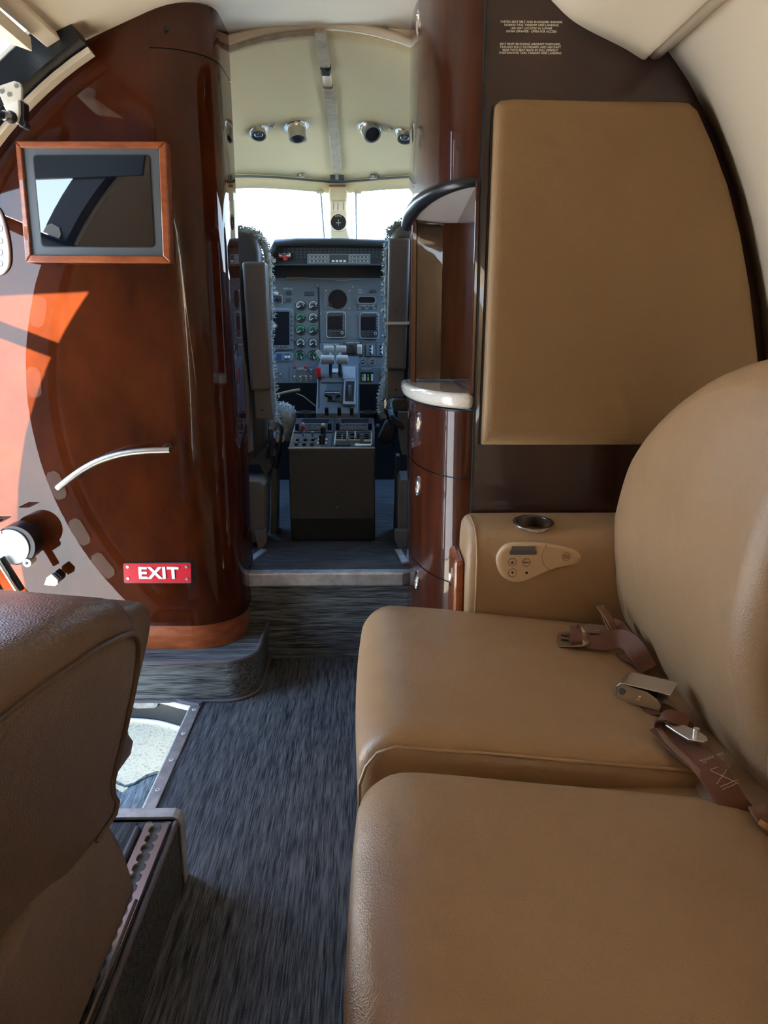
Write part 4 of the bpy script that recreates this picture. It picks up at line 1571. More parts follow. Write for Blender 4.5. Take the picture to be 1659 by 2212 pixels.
for u in (0.34, 0.43):
    con_slab('white_mark', u - 0.012, 0.13, u + 0.012, 0.16, 0.006, 'white_paint', lp, 0.003)
    con_slab('white_mark', u - 0.012, 0.25, u + 0.012, 0.28, 0.006, 'white_paint', lp, 0.003)
for r_, v in enumerate((0.26, 0.33, 0.40)):
    for k in range(5):
        if r_ == 1 and k == 2:
            continue
        con_slab('bank_switch', 0.54 + k * 0.083, v, 0.60 + k * 0.083, v + 0.035, 0.010, 'black', rp, 0.008, 0.001)
for u in (0.665, 0.76):
    con_slab('guard_bar', u, 0.25, u + 0.012, 0.44, 0.016, 'lever_grey', rp, 0.012)
con_slab('frame_bar', 0.525, 0.05, 0.54, 0.46, 0.012, 'lever_grey', rp, 0.008)
con_slab('frame_bar', 0.955, 0.05, 0.97, 0.46, 0.012, 'lever_grey', rp, 0.008)
con_slab('frame_bar', 0.525, 0.19, 0.97, 0.205, 0.012, 'lever_grey', rp, 0.008)
p = con(0.85, 0.20)
MB().cyl(p, p + Vector((0, 0, 0.03)), 0.0085, n=12).build('grey_knob', 'seat_paint', rp, smooth=50)
p = con(0.685, 0.15)
MB().cyl(p, p + Vector((0, -0.002, 0.022)), 0.004, 0.005, 8).build('stalk', 'alu', rp)
con_slab('paper_strip', 0.77, 0.05, 0.955, 0.09, 0.008, 'dial_white', rp, 0.004)
con_slab('dark_slot', 0.545, 0.06, 0.72, 0.10, 0.008, 'black', rp, 0.004)
con_slab('green_mark', 0.77, 0.11, 0.82, 0.13, 0.008, 'dial_yellow', rp, 0.003)
for x, y in ((728, 1064), (774.5, 1064), (728, 1096), (774.5, 1096)):
    p = atY(x, y, 2.599)
    MB().cyl(p, p + Vector((0, 0.004, 0)), 0.0022, n=8).build('screw', 'chrome', cs)
# straw-coloured bundle beside the pedestal
bn = thing('cable_bundle', 'straw coloured cable bundle in the dark left footwell', 'cable bundle', atY(615, 855, 3.15))
MB().tube(curve_pts([atY(598, 853, 3.15), atY(625, 846, 3.15), atY(648, 842, 3.15)], 4), [0.0065] * 9, 8).build('sleeve', 'straw', bn, smooth=60)
MB().tube(curve_pts([atY(640, 850, 3.15), atY(655, 856, 3.12), atY(668, 866, 3.1), atY(682, 878, 3.08)], 4), 0.0025, 6).build('lead', 'straw', bn, smooth=60)

# ================================================================ PILOT SEATS


def fuzz(name, pts, r, parent, mat='sheepskin', n=900, ln=0.010, flat=1.0):
    """sheepskin roll: a swept body covered with small tufts"""
    C = curve_pts(pts, 6)
    m = MB()
    m.tube(C, r, 12, flat=flat)
    rnd = random.Random(len(name) + int(1000 * C[0].x))
    base = list(m.v)
    for k in range(n):
        i = rnd.randrange(len(C))
        b = Vector(base[i * 12 + rnd.randrange(12)])
        d = (b - C[i])
        b = b + Vector((rnd.uniform(-1, 1), rnd.uniform(-1, 1), rnd.uniform(-1, 1))) * 0.008
        d = (d.normalized() + Vector((rnd.uniform(-.6, .6), rnd.uniform(-.6, .6), rnd.uniform(-.6, .6)))).normalized()
        s_ = d.orthogonal().normalized() * 0.0038
        t_ = d.cross(s_)
        m.add([b + s_, b - s_ * 0.5 + t_ * 0.8, b - s_ * 0.5 - t_ * 0.8, b + d * ln * rnd.uniform(0.5, 1.1)], [(0, 1, 3), (1, 2, 3), (2, 0, 3)])
    return m.build(name, mat, parent, smooth=180, fix=False)


def seat_part(parent, name, pts, Y, depth, mat, bevel=0.006, seg=3):
    return slab_px(name, pts, Y, depth, mat, parent, bevel, 60, seg)


ps = thing('pilot_seat', 'grey pilot seat with sheepskin cover on the left of the console', 'pilot seat', (-0.5, 2.7, 0.31), group='pilot seats')
seat_part(ps, 'back_shell', [(470, 560), (498, 500), (512, 497), (540, 504), (553, 518), (560, 545), (562, 700), (575, 880), (575, 980), (470, 980)], 2.70, 0.10, 'seat_shell', 0.02)
seat_part(ps, 'side_wing', [(500, 566), (506, 590), (520, 700), (538, 840), (543, 978), (518, 980), (512, 840), (498, 600)], 2.64, 0.06, 'seat_grey', 0.006)
ar = seat_part(ps, 'folded_armrest', [(522, 565), (573, 565), (585.5, 843), (541, 845)], 2.62, 0.075, 'seat_grey', 0.010)
br = seat_part(ps, 'armrest_bracket', [(548, 840), (584, 840), (590, 904), (552, 905)], 2.635, 0.05, 'seat_grey', 0.003)
for x, y, r_ in ((562, 897, 0.006), (575, 897, 0.006), (567, 886, 0.0045)):
    p = atY(x, y, 2.634)
    MB().cyl(p, p - Vector((0, 0.003, 0)), r_, n=12).build('rivet', 'black' if r_ < 0.005 else 'seat_paint', br)
fuzz('sheepskin_edge', [atY(x, y, 2.80) for x, y in ((520, 503), (553, 510), (572, 532), (580, 580), (583, 660), (582, 740), (588, 830), (592, 890), (590, 930))], 0.012, ps, n=1500)
fuzz('sheepskin_top', [atY(x, y, 2.74) for x, y in ((492, 508), (515, 501), (540, 503), (558, 514))], 0.011, ps, n=500)
fuzz('seat_cushion', [atY(x, y, 2.95) for x, y in ((598, 905), (611, 892), (620, 905), (612, 945))], [0.034] * 19, ps, n=2600, ln=0.008)
fuzz('sheepskin_lap', [atY(x, y, 2.78) for x, y in ((540, 932), (570, 928), (598, 915))], [0.014] * 13, ps, n=600)
sbx = seat_part(ps, 'seat_box', [(520, 1040), (560, 1040), (572, 1048), (570, 1172), (521, 1172)], 2.55, 0.16, 'seat_paint', 0.003)
m = MB()
for k in range(8):
    for x in (527, 538, 560, 567):
        p = atY(x, 1056 + k * 14, 2.549)
        m.sphere(p, 0.0024, 6, 4)
o = m.build('rivet_rows', 'seat_paint', ps)
o['kind'] = 'stuff'
seat_part(ps, 'seat_bracket', [(548, 1150), (574, 1146), (576, 1172), (569, 1180), (566, 1195), (557, 1195), (555, 1176)], 2.52, 0.03, 'seat_paint', 0.002)
MB().box(atZ(549, 1208, 0.314) + Vector((0, 0.03, 0)), (0.024, 0.15, 0.008), Matrix.Rotation(-0.25, 3, 'Z')).build('floor_rail', 'alu', ps, bevel=0.001)
seat_part(ps, 'frame_side', [(520, 985), (575, 960), (590, 985), (588, 1010), (572, 1030), (560, 1005), (520, 1005)], 2.68, 0.10, 'panel_grey_dark', 0.004)
seat_part(ps, 'recline_lever', [(545, 985), (556, 968), (572, 950), (580, 944), (584, 952), (574, 966), (560, 978), (550, 992)], 2.62, 0.02, 'black', 0.004)
seat_part(ps, 'buckle_arm', [(579, 930), (588, 928), (592, 960), (588, 990), (580, 990)], 2.63, 0.02, 'black', 0.004)
seat_part(ps, 'belt_clip', [(594, 940), (612, 938), (613, 952), (610, 957), (595, 956)], 2.70, 0.02, 'lever_grey', 0.003)
MB().tube(curve_pts([atY(x, y, 2.7) for x, y in ((598, 912), (607, 922), (608, 940), (603, 980), (596, 1012))], 4), 0.009, 8, flat=0.35).build('lap_belt', 'black', ps, smooth=60)
MB().tube(curve_pts([atY(x, y, 2.66) for x, y in ((586, 960), (575, 985), (584, 1000), (592, 985))], 4), 0.006, 8, flat=0.4).build('crotch_strap', 'black', ps, smooth=60)
seat_part(ps, 'pedestal', [(586, 1005), (600, 985), (598, 1160), (584, 1170)], 2.72, 0.08, 'panel_grey_dark', 0.004)

pr = thing('pilot_seat', 'grey pilot seat with cable-tied folded armrest on the right of the console', 'pilot seat', (0.2, 2.7, 0.31), group='pilot seats')
seat_part(pr, 'back_shell', [(846, 870), (846, 560), (850, 500), (872, 478), (900, 472), (960, 480), (960, 890), (880, 890)], 2.72, 0.10, 'seat_shell', 0.03)
seat_part(pr, 'side_wing', [(897, 560), (906, 540), (915, 540), (915, 870), (880, 872), (884, 760)], 2.66, 0.05, 'seat_grey', 0.006)
seat_part(pr, 'head_roll', [(842, 530), (848, 500), (868, 482), (905, 472), (930, 472), (930, 540), (880, 530)], 2.69, 0.09, 'seat_grey', 0.03)
ar = seat_part(pr, 'folded_armrest', [(840, 514), (887, 514), (876.5, 800), (835, 800)], 2.63, 0.075, 'seat_grey', 0.010)
m = MB()
for a, b in (((871, 640), (870, 650)), ((869, 642), (868, 648)), ((854, 664), (856, 676)), ((853, 668), (855, 679))):
    m.tube([atY(*a, 2.6295), atY(*b, 2.6295)], 0.0007, 4)
m.build('scuff_marks', 'black', ar)
br = seat_part(pr, 'armrest_bracket', [(837, 798), (872.5, 798), (870.5, 859), (837, 859)], 2.645, 0.05, 'seat_grey', 0.003)
for x, y, r_ in ((848, 853, 0.006), (862, 853, 0.006), (855, 842, 0.0045)):
    p = atY(x, y, 2.644)
    MB().cyl(p, p - Vector((0, 0.003, 0)), r_, n=12).build('rivet', 'black' if r_ < 0.005 else 'seat_paint', br)
fuzz('sheepskin_edge', [atY(x, y, 2.80) for x, y in ((845, 515), (838, 560), (836, 640), (838, 740), (836, 830), (834, 860))], 0.011, pr, n=1200)
fuzz('sheepskin_top', [atY(x, y, 2.74) for x, y in ((842, 508), (852, 494), (866, 485), (885, 478))], 0.010, pr, n=500)
fuzz('seat_cushion', [atY(x, y, 2.95) for x, y in ((838, 832), (832, 850), (830, 875), (834, 900))], [0.020] * 19, pr, n=900, ln=0.012)
seat_part(pr, 'pleated_skirt', [(845, 862), (885, 862), (890, 885), (870, 893), (848, 885)], 2.70, 0.06, 'seat_grey', 0.012)
seat_part(pr, 'seat_box', [(861, 1045), (866, 1036), (900, 1036), (900, 1165), (860, 1160)], 2.55, 0.16, 'seat_paint', 0.003)
m = MB()
for k in range(8):
    for x in (866, 874):
        p = atY(x, 1050 + k * 14, 2.549)
        m.sphere(p, 0.0024, 6, 4)
o = m.build('rivet_rows', 'seat_paint', pr)
o['kind'] = 'stuff'
seat_part(pr, 'seat_bracket', [(853, 1146), (880, 1146), (880, 1176), (870, 1195), (861, 1195), (858, 1176), (853, 1168)], 2.52, 0.03, 'seat_paint', 0.002)
MB().box(atZ(868, 1208, 0.314) + Vector((0, 0.03, 0)), (0.022, 0.15, 0.008), Matrix.Rotation(0.12, 3, 'Z')).build('floor_rail', 'alu', pr, bevel=0.001)
seat_part(pr, 'seat_frame', [(861, 890), (900, 890), (900, 985), (868, 982), (862, 950)], 2.66, 0.05, 'seat_paint', 0.003)
seat_part(pr, 'recline_lever', [(842, 898), (850, 898), (868, 912), (876, 925), (868, 930), (850, 915)], 2.62, 0.02, 'black', 0.004)
seat_part(pr, 'shoulder_pouch', [(832, 910), (852, 905), (858, 930), (850, 955), (832, 962), (815, 950)], 2.70, 0.05, 'black_rubber', 0.01)
MB().tube(curve_pts([atY(x, y, 2.66) for x, y in ((836, 868), (831, 880), (838, 900), (846, 930), (850, 965))], 4), 0.006, 8, flat=0.5).build('lap_belt', 'black', pr, smooth=60)
seat_part(pr, 'belt_fitting', [(829, 868), (834, 862), (837, 870), (833, 886), (829, 880)], 2.64, 0.01, 'chrome', 0.002)
seat_part(pr, 'side_frame', [(855, 985), (864, 985), (860, 1160), (850, 1165)], 2.72, 0.06, 'panel_grey_dark', 0.003)
tie = thing('cable_tie', 'white cable tie strapped around the folded pilot armrest', 'cable tie', atY(860, 700, 2.62))
MB().box(atY(857, 698, 2.624), (0.083, 0.003, 0.009)).build('strap', 'tie_white', tie)
MB().box(atY(882, 698, 2.625), (0.012, 0.010, 0.010)).build('tie_head', 'tie_white', tie, bevel=0.002)
MB().box(atY(889, 697.5, 2.632), (0.020, 0.002, 0.007)).build('tail', 'tie_white', tie)

# ================================================================ DIVAN
dv = thing('divan', 'long tan leather divan along the side wall', 'sofa', (0.3, 1.0, 0.0))


def seat_def(y0, y1):
    yc, hw = (y0 + y1) / 2, (y1 - y0) / 2

    def f(p):
        p = p.copy()
        k = max(0.0, min(1.0, (p.z - 0.25) / 0.18))
        p.z -= 0.115 * max(0.0, p.x - 0.03) * k
        v = max(0.0, 1 - ((p.y - yc) / hw) ** 2)
        u = max(0.0, 1 - ((p.x - 0.28) / 0.34) ** 2)
        p.z += 0.016 * u * v * k
        p.x -= 0.012 * v * (1 if p.x < 0.1 else 0) * math.sin(math.pi * max(0.0, min(1.0, (p.z - 0.2) / 0.25)))
        # faint puckers in the hide
        p.z += 0.0012 * math.sin(p.y * 43 + p.x * 21) * k * (1 if p.x < 0.2 else 0.4)
        return p
    return f


for y0, y1 in ((1.085, 1.722), (0.36, 1.032)):
    rbox('seat_cushion', (-0.022, y0, 0.20), (0.63, y1, 0.43), (0.085, 0.042, 0.075), 'leather', dv, 26, seat_def(y0, y1))
# piping along the near top edge of the far cushion
f_ = seat_def(1.085, 1.752)
pts = []
for k in range(24):
    x = 0.60 - 0.56 * k / 23
    q = f_(Vector((x, 1.093, 0.4135)))
    pts.append(q)
for z in (0.40, 0.375, 0.34, 0.30, 0.25):
    pts.append(Vector((-0.022 + max(0, (z - 0.36)) * 0.75, 1.094, z)))
MB().tube(pts, 0.0032, 6).build('cushion_piping', 'piping', dv, smooth=60)
rbox('base', (0.012, -0.4, 0.012), (0.62, 1.70, 0.25), 0.03, 'leather', dv, 6)
rbox('gap_filler', (0.05, 0.98, 0.10), (0.72, 1.12, 0.335), 0.02, 'leather', dv, 4)
rbox('crease_filler', (0.54, 0.20, 0.20), (0.74, 1.70, 0.345), 0.02, 'leather', dv, 4)

FR = [(0.30, 0.640), (0.42, 0.620), (0.54, 0.594), (0.64, 0.587), (0.78, 0.603), (0.92, 0.638), (1.0, 0.662), (1.10, 0.70)]


def front(z):
    for (a, xa), (b, xb) in zip(FR, FR[1:]):
        if z <= b:
            t = max(0, (z - a) / (b - a))
            return xa + (xb - xa) * t
    return FR[-1][1]


back_ol = [(1.745, 0.33), (1.757, 0.48), (1.760, 0.62), (1.742, 0.735), (1.690, 0.835), (1.60, 0.918), (1.49, 0.984), (1.37, 1.026), (1.25, 1.043), (1.15, 1.035), (1.08, 1.0),
           (1.046, 0.92), (1.038, 0.78), (1.038, 0.55), (1.040, 0.33)]
for dy in (0.0, -0.735):
    P = smooth_outline([(y + dy, z) for y, z in back_ol], 4)
    pad('backrest', P, lambda u, v, w_: Vector((front(v) + w_, u, v)), 0.11, 0.050, 'leather', dv, 0.018)
P = smooth_outline([(y, z) for y, z in back_ol], 4)
MB().tube([Vector((front(v) + 0.10, u, v)) for u, v in P], 0.003, 6).build('back_piping', 'piping', dv, smooth=60)

# armrest
arm_ol = [(1.722, 0.32), (1.708, 0.40), (1.702, 0.47), (1.704, 0.535), (1.714, 0.574), (1.736, 0.597), (1.775, 0.606), (1.835, 0.609), (1.872, 0.602), (1.876, 0.50), (1.876, 0.32)]
cy_, cz_ = 1.79, 0.46
rings = []
for x, s_ in ((0.232, 0.02), (0.230, 0.45), (0.231, 0.75), (0.235, 0.88), (0.243, 0.955), (0.254, 0.99), (0.262, 1.0), (0.262, 1.0), (0.40, 1.005), (0.52, 1.0), (0.66, 1.0), (0.74, 1.0)):
    P = curve_pts([(y, z) for y, z in arm_ol], 4)
    rings.append([Vector((x, cy_ + (p.x - cy_) * s_, cz_ + (p.y - cz_) * s_)) for p in P])
arm = MB().loft(rings).build('armrest', 'leather', dv, smooth=70)
MB().tube([Vector((0.256, p.x, p.y)) for p in curve_pts(arm_ol[:9], 5)], 0.0028, 6).build('armrest_piping', 'piping', dv, smooth=60)
cup_c = atZ(1152, 1131, 0.6065)
cup_n = Vector((0, -0.10, 1)).normalized()
cut = MB().cyl(cup_c - cup_n * 0.09, cup_c + cup_n * 0.05, 0.0445, n=32).build('cutter', 'black')
bo = arm.modifiers.new('hole', 'BOOLEAN')
bo.object = cut
bo.operation = 'DIFFERENCE'
bpy.context.view_layer.update()
me = bpy.data.meshes.new_from_object(arm.evaluated_get(bpy.context.evaluated_depsgraph_get()))
arm.modifiers.clear()
arm.data = me
bpy.data.objects.remove(cut)
ch = MB()
ch.ring(cup_c - cup_n * 0.024, cup_n, 0.0450, 0.0425, 0.028, 36)
ch.ring(cup_c + cup_n * 0.001, cup_n, 0.0505, 0.0428, 0.0035, 36)
chh = ch.build('cup_holder', 'chrome', dv, smooth=50)
MB().cyl(cup_c - cup_n * 0.075, cup_c - cup_n * 0.070, 0.0445, n=32).build('cup_floor', 'black', chh)
# control panel on the armrest
YA = 1.694
ctl_px = [(1072, 1212), (1076, 1196), (1088, 1182), (1105, 1175), (1135, 1173.5), (1175, 1175), (1215, 1181), (1243, 1189), (1254, 1198), (1257.5, 1207), (1253, 1217), (1240, 1222.5), (1205, 1228.5),
          (1180, 1238), (1150, 1252), (1128, 1259.5), (1110, 1260), (1092, 1252), (1078, 1236)]
P3 = [atY(x, y, YA) for x, y in ctl_px]
P = smooth_outline([(p.x, p.z) for p in P3], 3)
ctl = pad('control_panel', P, lambda u, v, w_: Vector((u, YA + w_, v)), 0.018, 0.006, 'panel_plastic', dv)
q = [atY(x, y, YA - 0.0004) for x, y in ((1102, 1189), (1158, 1189), (1160, 1193), (1158, 1198.5), (1102, 1198.5), (1100, 1193))]
MB().prism(q, (0, 0.003, 0)).build('display_window', 'bezel_grey', ctl)
q = [atY(x, y, YA - 0.001) for x, y in ((1106, 1180), (1156, 1180), (1158, 1189), (1104, 1189))]
MB().prism(q, (0, 0.004, 0)).build('display_hood', 'seat_grey', ctl)
pts = [atY(x, y, YA + 0.0002) for x, y in ((1181, 1176), (1172, 1187), (1170, 1203), (1174, 1218), (1184, 1229), (1190, 1233))]
MB().tube(curve_pts(pts, 4), 0.0014, 6).build('seam_groove', 'piping', ctl, smooth=60)
for x, y, s_ in ((1106.5, 1214.5, 'up'), (1107, 1237, 'down'), (1137, 1215, 'MENU'), (1223, 1202.5, 'READ\nLIGHT')):
    p = atY(x, y, YA)
    b_ = MB().ring(p - Vector((0, 0.0006, 0)), (0, 1, 0), 0.0105, 0.0092, 0.003, 22).build('button', 'seat_grey', ctl)
    MB().cyl(p - Vector((0, 0.0012, 0)), p + Vector((0, 0.003, 0)), 0.0090, n=20).build('button_cap', 'panel_plastic', ctl)
    if s_ in ('up', 'down'):
        k = 1 if s_ == 'up' else -1
        MB().prism([p + Vector((-0.004, -0.0015, -0.003 * k)), p + Vector((0.004, -0.0015, -0.003 * k)), p + Vector((0, -0.0015, 0.004 * k))], (0, 0.0006, 0)).build('arrow_mark', 'print_dark', ctl)
    else:
        text('button_text', s_, 0.0058 if len(s_) < 5 else 0.0054, p - Vector((0, 0.0014, 0)), 'print_dark', ctl, extr=0.0002, bold=0.0001)
p = atY(1137.5, 1237.5, YA)
MB().cyl(p - Vector((0, 0.0006, 0)), p + Vector((0, 0.002, 0)), 0.0034, n=12).build('jack', 'black', ctl)
# wood drawer front with latch under the armrest end
wd = MB().box((0.2180, 1.800, 0.42), (0.026, 0.135, 0.21)).build('end_drawer', 'wood_trim', dv, bevel=0.012, seg=3)
m = MB()
c0 = Vector((0.2052, 1.795, 0.46))
m.loft([[c0 + Vector((h, 0.015 * r_ * math.cos(2 * math.pi * k / 16), 0.026 * r_ * math.sin(2 * math.pi * k / 16))) for k in range(16)] for h, r_ in ((0.0, 1.0), (-0.003, 1.0), (-0.005, 0.8), (-0.002, 0.6))])
m.build('drawer_latch', 'chrome', wd, smooth=50)


# ------------------------------------------------ seat belts lying in the crease
def ribbon(name, pts, sides, width, mat, parent, th=0.0022, n=6):
    C = curve_pts(pts, n)
    S = curve_pts(sides, n)
    rows = []
    for i, (c, s_) in enumerate(zip(C, S)):
        t = (C[min(i + 1, len(C) - 1)] - C[max(i - 1, 0)]).normalized()
        s_ = (s_ - t * s_.dot(t)).normalized()
        nn = t.cross(s_)
        a, b = s_ * width / 2, nn * th / 2
        rows.append([c - a - b, c + a - b, c + a + b, c - a + b])
    return MB().loft(rows).build(name, mat, parent, smooth=40)


def Z(px, py, z):
    return atZ(px, py, z)


ba = thing('seat_belt', 'brown seat belt with slotted metal tongue lying near the armrest', 'seat belt', Z(1330, 1400, 0.38), group='divan seat belts')
pl = [Z(x, y, 0.402) for x, y in ((1203, 1392), (1204, 1369), (1211, 1365), (1255, 1362), (1273, 1368), (1278, 1378), (1270, 1392), (1258, 1395), (1207, 1395))]
tg = MB().prism(round_poly(pl, 0.004), (0, 0, -0.003)).build('tongue_plate', 'steel_satin', ba, bevel=0.0006)
for y in (1372, 1382):
    a, b = Z(1212, y, 0.4026), Z(1229, y + 2, 0.4026)
    MB().tube([a, b], 0.0028, 6).build('slot', 'black', tg)
for y, d in ((1390, 0), (1366, 0.0)):
    a, b, c = Z(1226, y, 0.401), Z(1266, y, 0.401), Z(1248, y, 0.401) + Vector((0, 0, 0.022))
    MB().prism([a, b, c], (0, 0.0015, 0)).build('side_lug', 'steel_satin', tg)
ribbon('bar_loop', [Z(1246, 1392, 0.404), Z(1246, 1390, 0.416), Z(1246, 1378, 0.428), Z(1245, 1364, 0.430), Z(1243, 1356, 0.418), Z(1243, 1352, 0.402)],
       [Vector((1, 0, 0))] * 6, 0.024, 'webbing', ba)
ribbon('lap_strap', [Z(1268, 1387, 0.400), Z(1300, 1388, 0.402), Z(1330, 1380, 0.408), Z(1355, 1385, 0.410), Z(1378, 1410, 0.400), Z(1400, 1446, 0.372)],
       [Vector((0.25, 0.9, 0.25)), Vector((0.2, 0.8, 0.5)), Vector((0.2, 0.6, 0.8)), Vector((0.4, 0.5, 0.8)), Vector((0.7, 0.5, 0.6)), Vector((0.8, 0.3, 0.5))], 0.042, 'webbing', ba)
ribbon('strap_tail', [Z(1345, 1408, 0.385), Z(1365, 1420, 0.388), Z(1385, 1432, 0.380), Z(1404, 1450, 0.365)],
       [Vector((0.5, 0.7, 0.1)), Vector((0.5, 0.7, 0.2)), Vector((0.6, 0.6, 0.2)), Vector((0.6, 0.5, 0.2))], 0.034, 'webbing', ba)
fl_ = ribbon('folded_end', [Z(1262, 1356, 0.385), Z(1285, 1358, 0.388), Z(1310, 1362, 0.388), Z(1335, 1368, 0.384)],
             [Vector((0.3, 0.9, 0.0))] * 4, 0.050, 'webbing_edge', ba)
ribbon('pull_tab', [Z(1332, 1370, 0.40), Z(1318, 1340, 0.43), Z(1302, 1318, 0.445), Z(1297, 1310, 0.448), Z(1303, 1318, 0.43), Z(1314, 1345, 0.41), Z(1330, 1372, 0.395)],
       [Vector((0.8, 0.5, 0))] * 7, 0.020, 'webbing_edge', ba)
ribbon('back_strap', [Z(1318, 1345, 0.41), Z(1335, 1352, 0.415), Z(1352, 1372, 0.405), Z(1372, 1400, 0.39)], [Vector((0.6, 0.6, 0.4))] * 4, 0.030, 'webbing', ba)
for k in range(3):
    a, b = Z(1286, 1351 + 5 * k, 0.3905), Z(1322, 1355 + 5 * k, 0.391)
    MB().tube([a.lerp(b, j / 12) + Vector((0, 0.0015 * (-1) ** j, 0)) for j in range(13)], 0.0006, 4).build('stitching', 'stitch', fl_)

bb = thing('seat_belt', 'brown seat belt with chunky lift-lid metal buckle on the divan seat', 'seat belt', Z(1400, 1510, 0.38), group='divan seat belts')
c0 = Z(1392, 1506, 0.392)
ax = (Z(1440, 1522, 0.392) - Z(1352, 1498, 0.392)).normalized()
ay = Vector((-ax.y, ax.x, 0))
az = Vector((0, 0, 1))


def bk(u, v, h):
    return c0 + ax * u + ay * v + az * h


HL, HW = 0.046, 0.026
for v in (-HW, HW):
    prof_ = [(-HL, -0.004), (-HL, 0.022), (-HL + 0.006, 0.028), (0.010, 0.026), (0.030, 0.016), (0.038, 0.004), (0.036, -0.006), (-HL + 0.004, -0.008)]
    MB().prism([bk(u, v - 0.0012, h) for u, h in prof_], ay * 0.0024).build('side_plate', 'steel_satin', bb, bevel=0.0006)
MB().prism([bk(-HL + 0.006, -HW, -0.006), bk(0.034, -HW, -0.004), bk(0.034, HW, -0.004), bk(-HL + 0.006, HW, -0.006)], az * 0.004).build('base_plate', 'steel_satin', bb)
rows = []
for u, h in ((-HL - 0.001, 0.004), (-HL - 0.001, 0.022), (-HL + 0.004, 0.029), (-HL + 0.012, 0.0315), (0.0, 0.033), (0.030, 0.034), (0.052, 0.033)):
    rows.append([bk(u, -HW - 0.003, h), bk(u, HW + 0.003, h), bk(u, HW + 0.003, h - 0.002), bk(u, -HW - 0.003, h - 0.002)])
MB().loft(rows).build('lift_lid', 'steel_satin', bb, smooth=50, bevel=0.0008)
MB().box(c0 + az * 0.010, (0.055, 0.042, 0.024), Matrix.Rotation(math.atan2(ax.y, ax.x), 3, 'Z')).build('inner_block', 'black', bb)
for u, h, r_, mt in ((-0.036, 0.014, 0.0065, 'bezel_grey'), (-0.004, 0.010, 0.0042, 'chrome')):
    MB().cyl(bk(u, -HW - 0.004, h), bk(u, -HW, h), r_, n=14).build('pivot_pin', mt, bb, smooth=50)
ribbon('buckle_strap', [Z(1385, 1522, 0.382), Z(1415, 1530, 0.384), Z(1440, 1535, 0.384), Z(1475, 1560, 0.372), Z(1500, 1580, 0.355)], [Vector((0.35, 0.9, 0.1))] * 5, 0.040, 'webbing', bb)

bc = thing('seat_belt', 'wide brown stitched belt strap with flat metal stud fitting in the seat crease', 'seat belt', Z(1520, 1650, 0.38), group='divan seat belts')
ws = ribbon('wide_strap', [Z(1432, 1570, 0.398), Z(1460, 1600, 0.395), Z(1498, 1632, 0.392), Z(1530, 1655, 0.395), Z(1560, 1700, 0.385), Z(1590, 1745, 0.368), Z(1625, 1790, 0.34)],
            [Vector((0.75, 0.55, 0.15)), Vector((0.75, 0.55, 0.15)), Vector((0.8, 0.5, 0.2)), Vector((0.85, 0.45, 0.2)), Vector((0.85, 0.4, 0.2)), Vector((0.85, 0.4, 0.2)), Vector((0.85, 0.4, 0.2))], 0.050, 'webbing', bc, th=0.004)
ribbon('edge_binding', [Z(1416, 1562, 0.400), Z(1440, 1600, 0.396), Z(1478, 1637, 0.392), Z(1508, 1668, 0.390), Z(1530, 1700, 0.383)], [Vector((0.75, 0.55, 0.15))] * 5, 0.008, 'webbing_edge', bc, th=0.006)
ribbon('top_loop', [Z(1422, 1572, 0.400), Z(1424, 1556, 0.412), Z(1440, 1548, 0.420), Z(1465, 1552, 0.418), Z(1486, 1565, 0.410)], [Vector((0.7, 0.6, 0.25))] * 5, 0.028, 'webbing', bc, th=0.004)
pl = [Z(x, y, 0.412) for x, y in ((1432, 1557), (1440, 1555), (1478, 1566), (1508, 1578), (1526, 1590), (1530, 1599), (1522, 1602), (1488, 1597), (1460, 1580), (1438, 1565))]
MB().prism(pl, (0, 0, -0.004)).build('stud_plate', 'steel_satin', bc, bevel=0.001)
p = Z(1503, 1587, 0.410)
MB().cyl(p, p + Vector((0, 0, 0.012)), 0.0055, n=14).build('stud', 'chrome', bc, smooth=50)
MB().cyl(p - Vector((0, 0, 0.016)), p - Vector((0, 0, 0.004)), 0.0095, n=16).build('stud_base', 'chrome', bc, smooth=50)
m = MB()


def zig(a, b, n, amp):
    a, b = Vector(a), Vector(b)
    d = (b - a).normalized()
    s_ = Vector((-d.y, d.x, 0))
    m.tube([a.lerp(b, k / n) + s_ * amp * (-1) ** k for k in range(n + 1)], 0.0006, 4)


zs = 0.4015
zig(Z(1514, 1644, zs), Z(1562, 1627, zs), 18, 0.003)
for a, b in (((1520, 1648), (1566, 1640)), ((1534, 1662), (1580, 1650)), ((1534, 1664), (1590, 1690)), ((1548, 1694), (1578, 1652)), ((1555, 1700), (1594, 1684)), ((1560, 1706), (1596, 1690))):
    zig(Z(*a, zs - 0.004), Z(*b, zs - 0.004), 8, 0.0004)
m.build('stitching', 'stitch', ws)
bd = thing('belt_stub', 'short folded brown belt end at the crease by the picture edge', 'seat belt', Z(1645, 1770, 0.36))
ribbon('strap', [Z(1632, 1742, 0.385), Z(1642, 1760, 0.380), Z(1655, 1778, 0.372), Z(1680, 1800, 0.36)], [Vector((0.8, 0.5, 0.2))] * 4, 0.022, 'webbing_edge', bd, th=0.004)
ribbon('strap_edge', [Z(1640, 1775, 0.382), Z(1655, 1785, 0.378), Z(1675, 1800, 0.366)], [Vector((0.8, 0.5, 0.2))] * 3, 0.008, 'stitch', bd, th=0.004)

# ================================================================ CABIN CHAIR IN THE FOREGROUND
chr_ = thing('cabin_chair', 'brown leather cabin chair turned toward the entry door', 'chair', (-0.6, 0.8, 0.15))
TT = Vector((-0.225, -0.974, 0))
NN = Vector((0.974, -0.225, 0))


def chair_map(org, w0=0.0):
    def f(s_, z, w_):
        lean = -0.28 * (0.67 - z)
        return Vector((org[0], org[1], 0)) + TT * s_ - NN * (w_ + w0) + Vector((lean, 0, z))
    return f


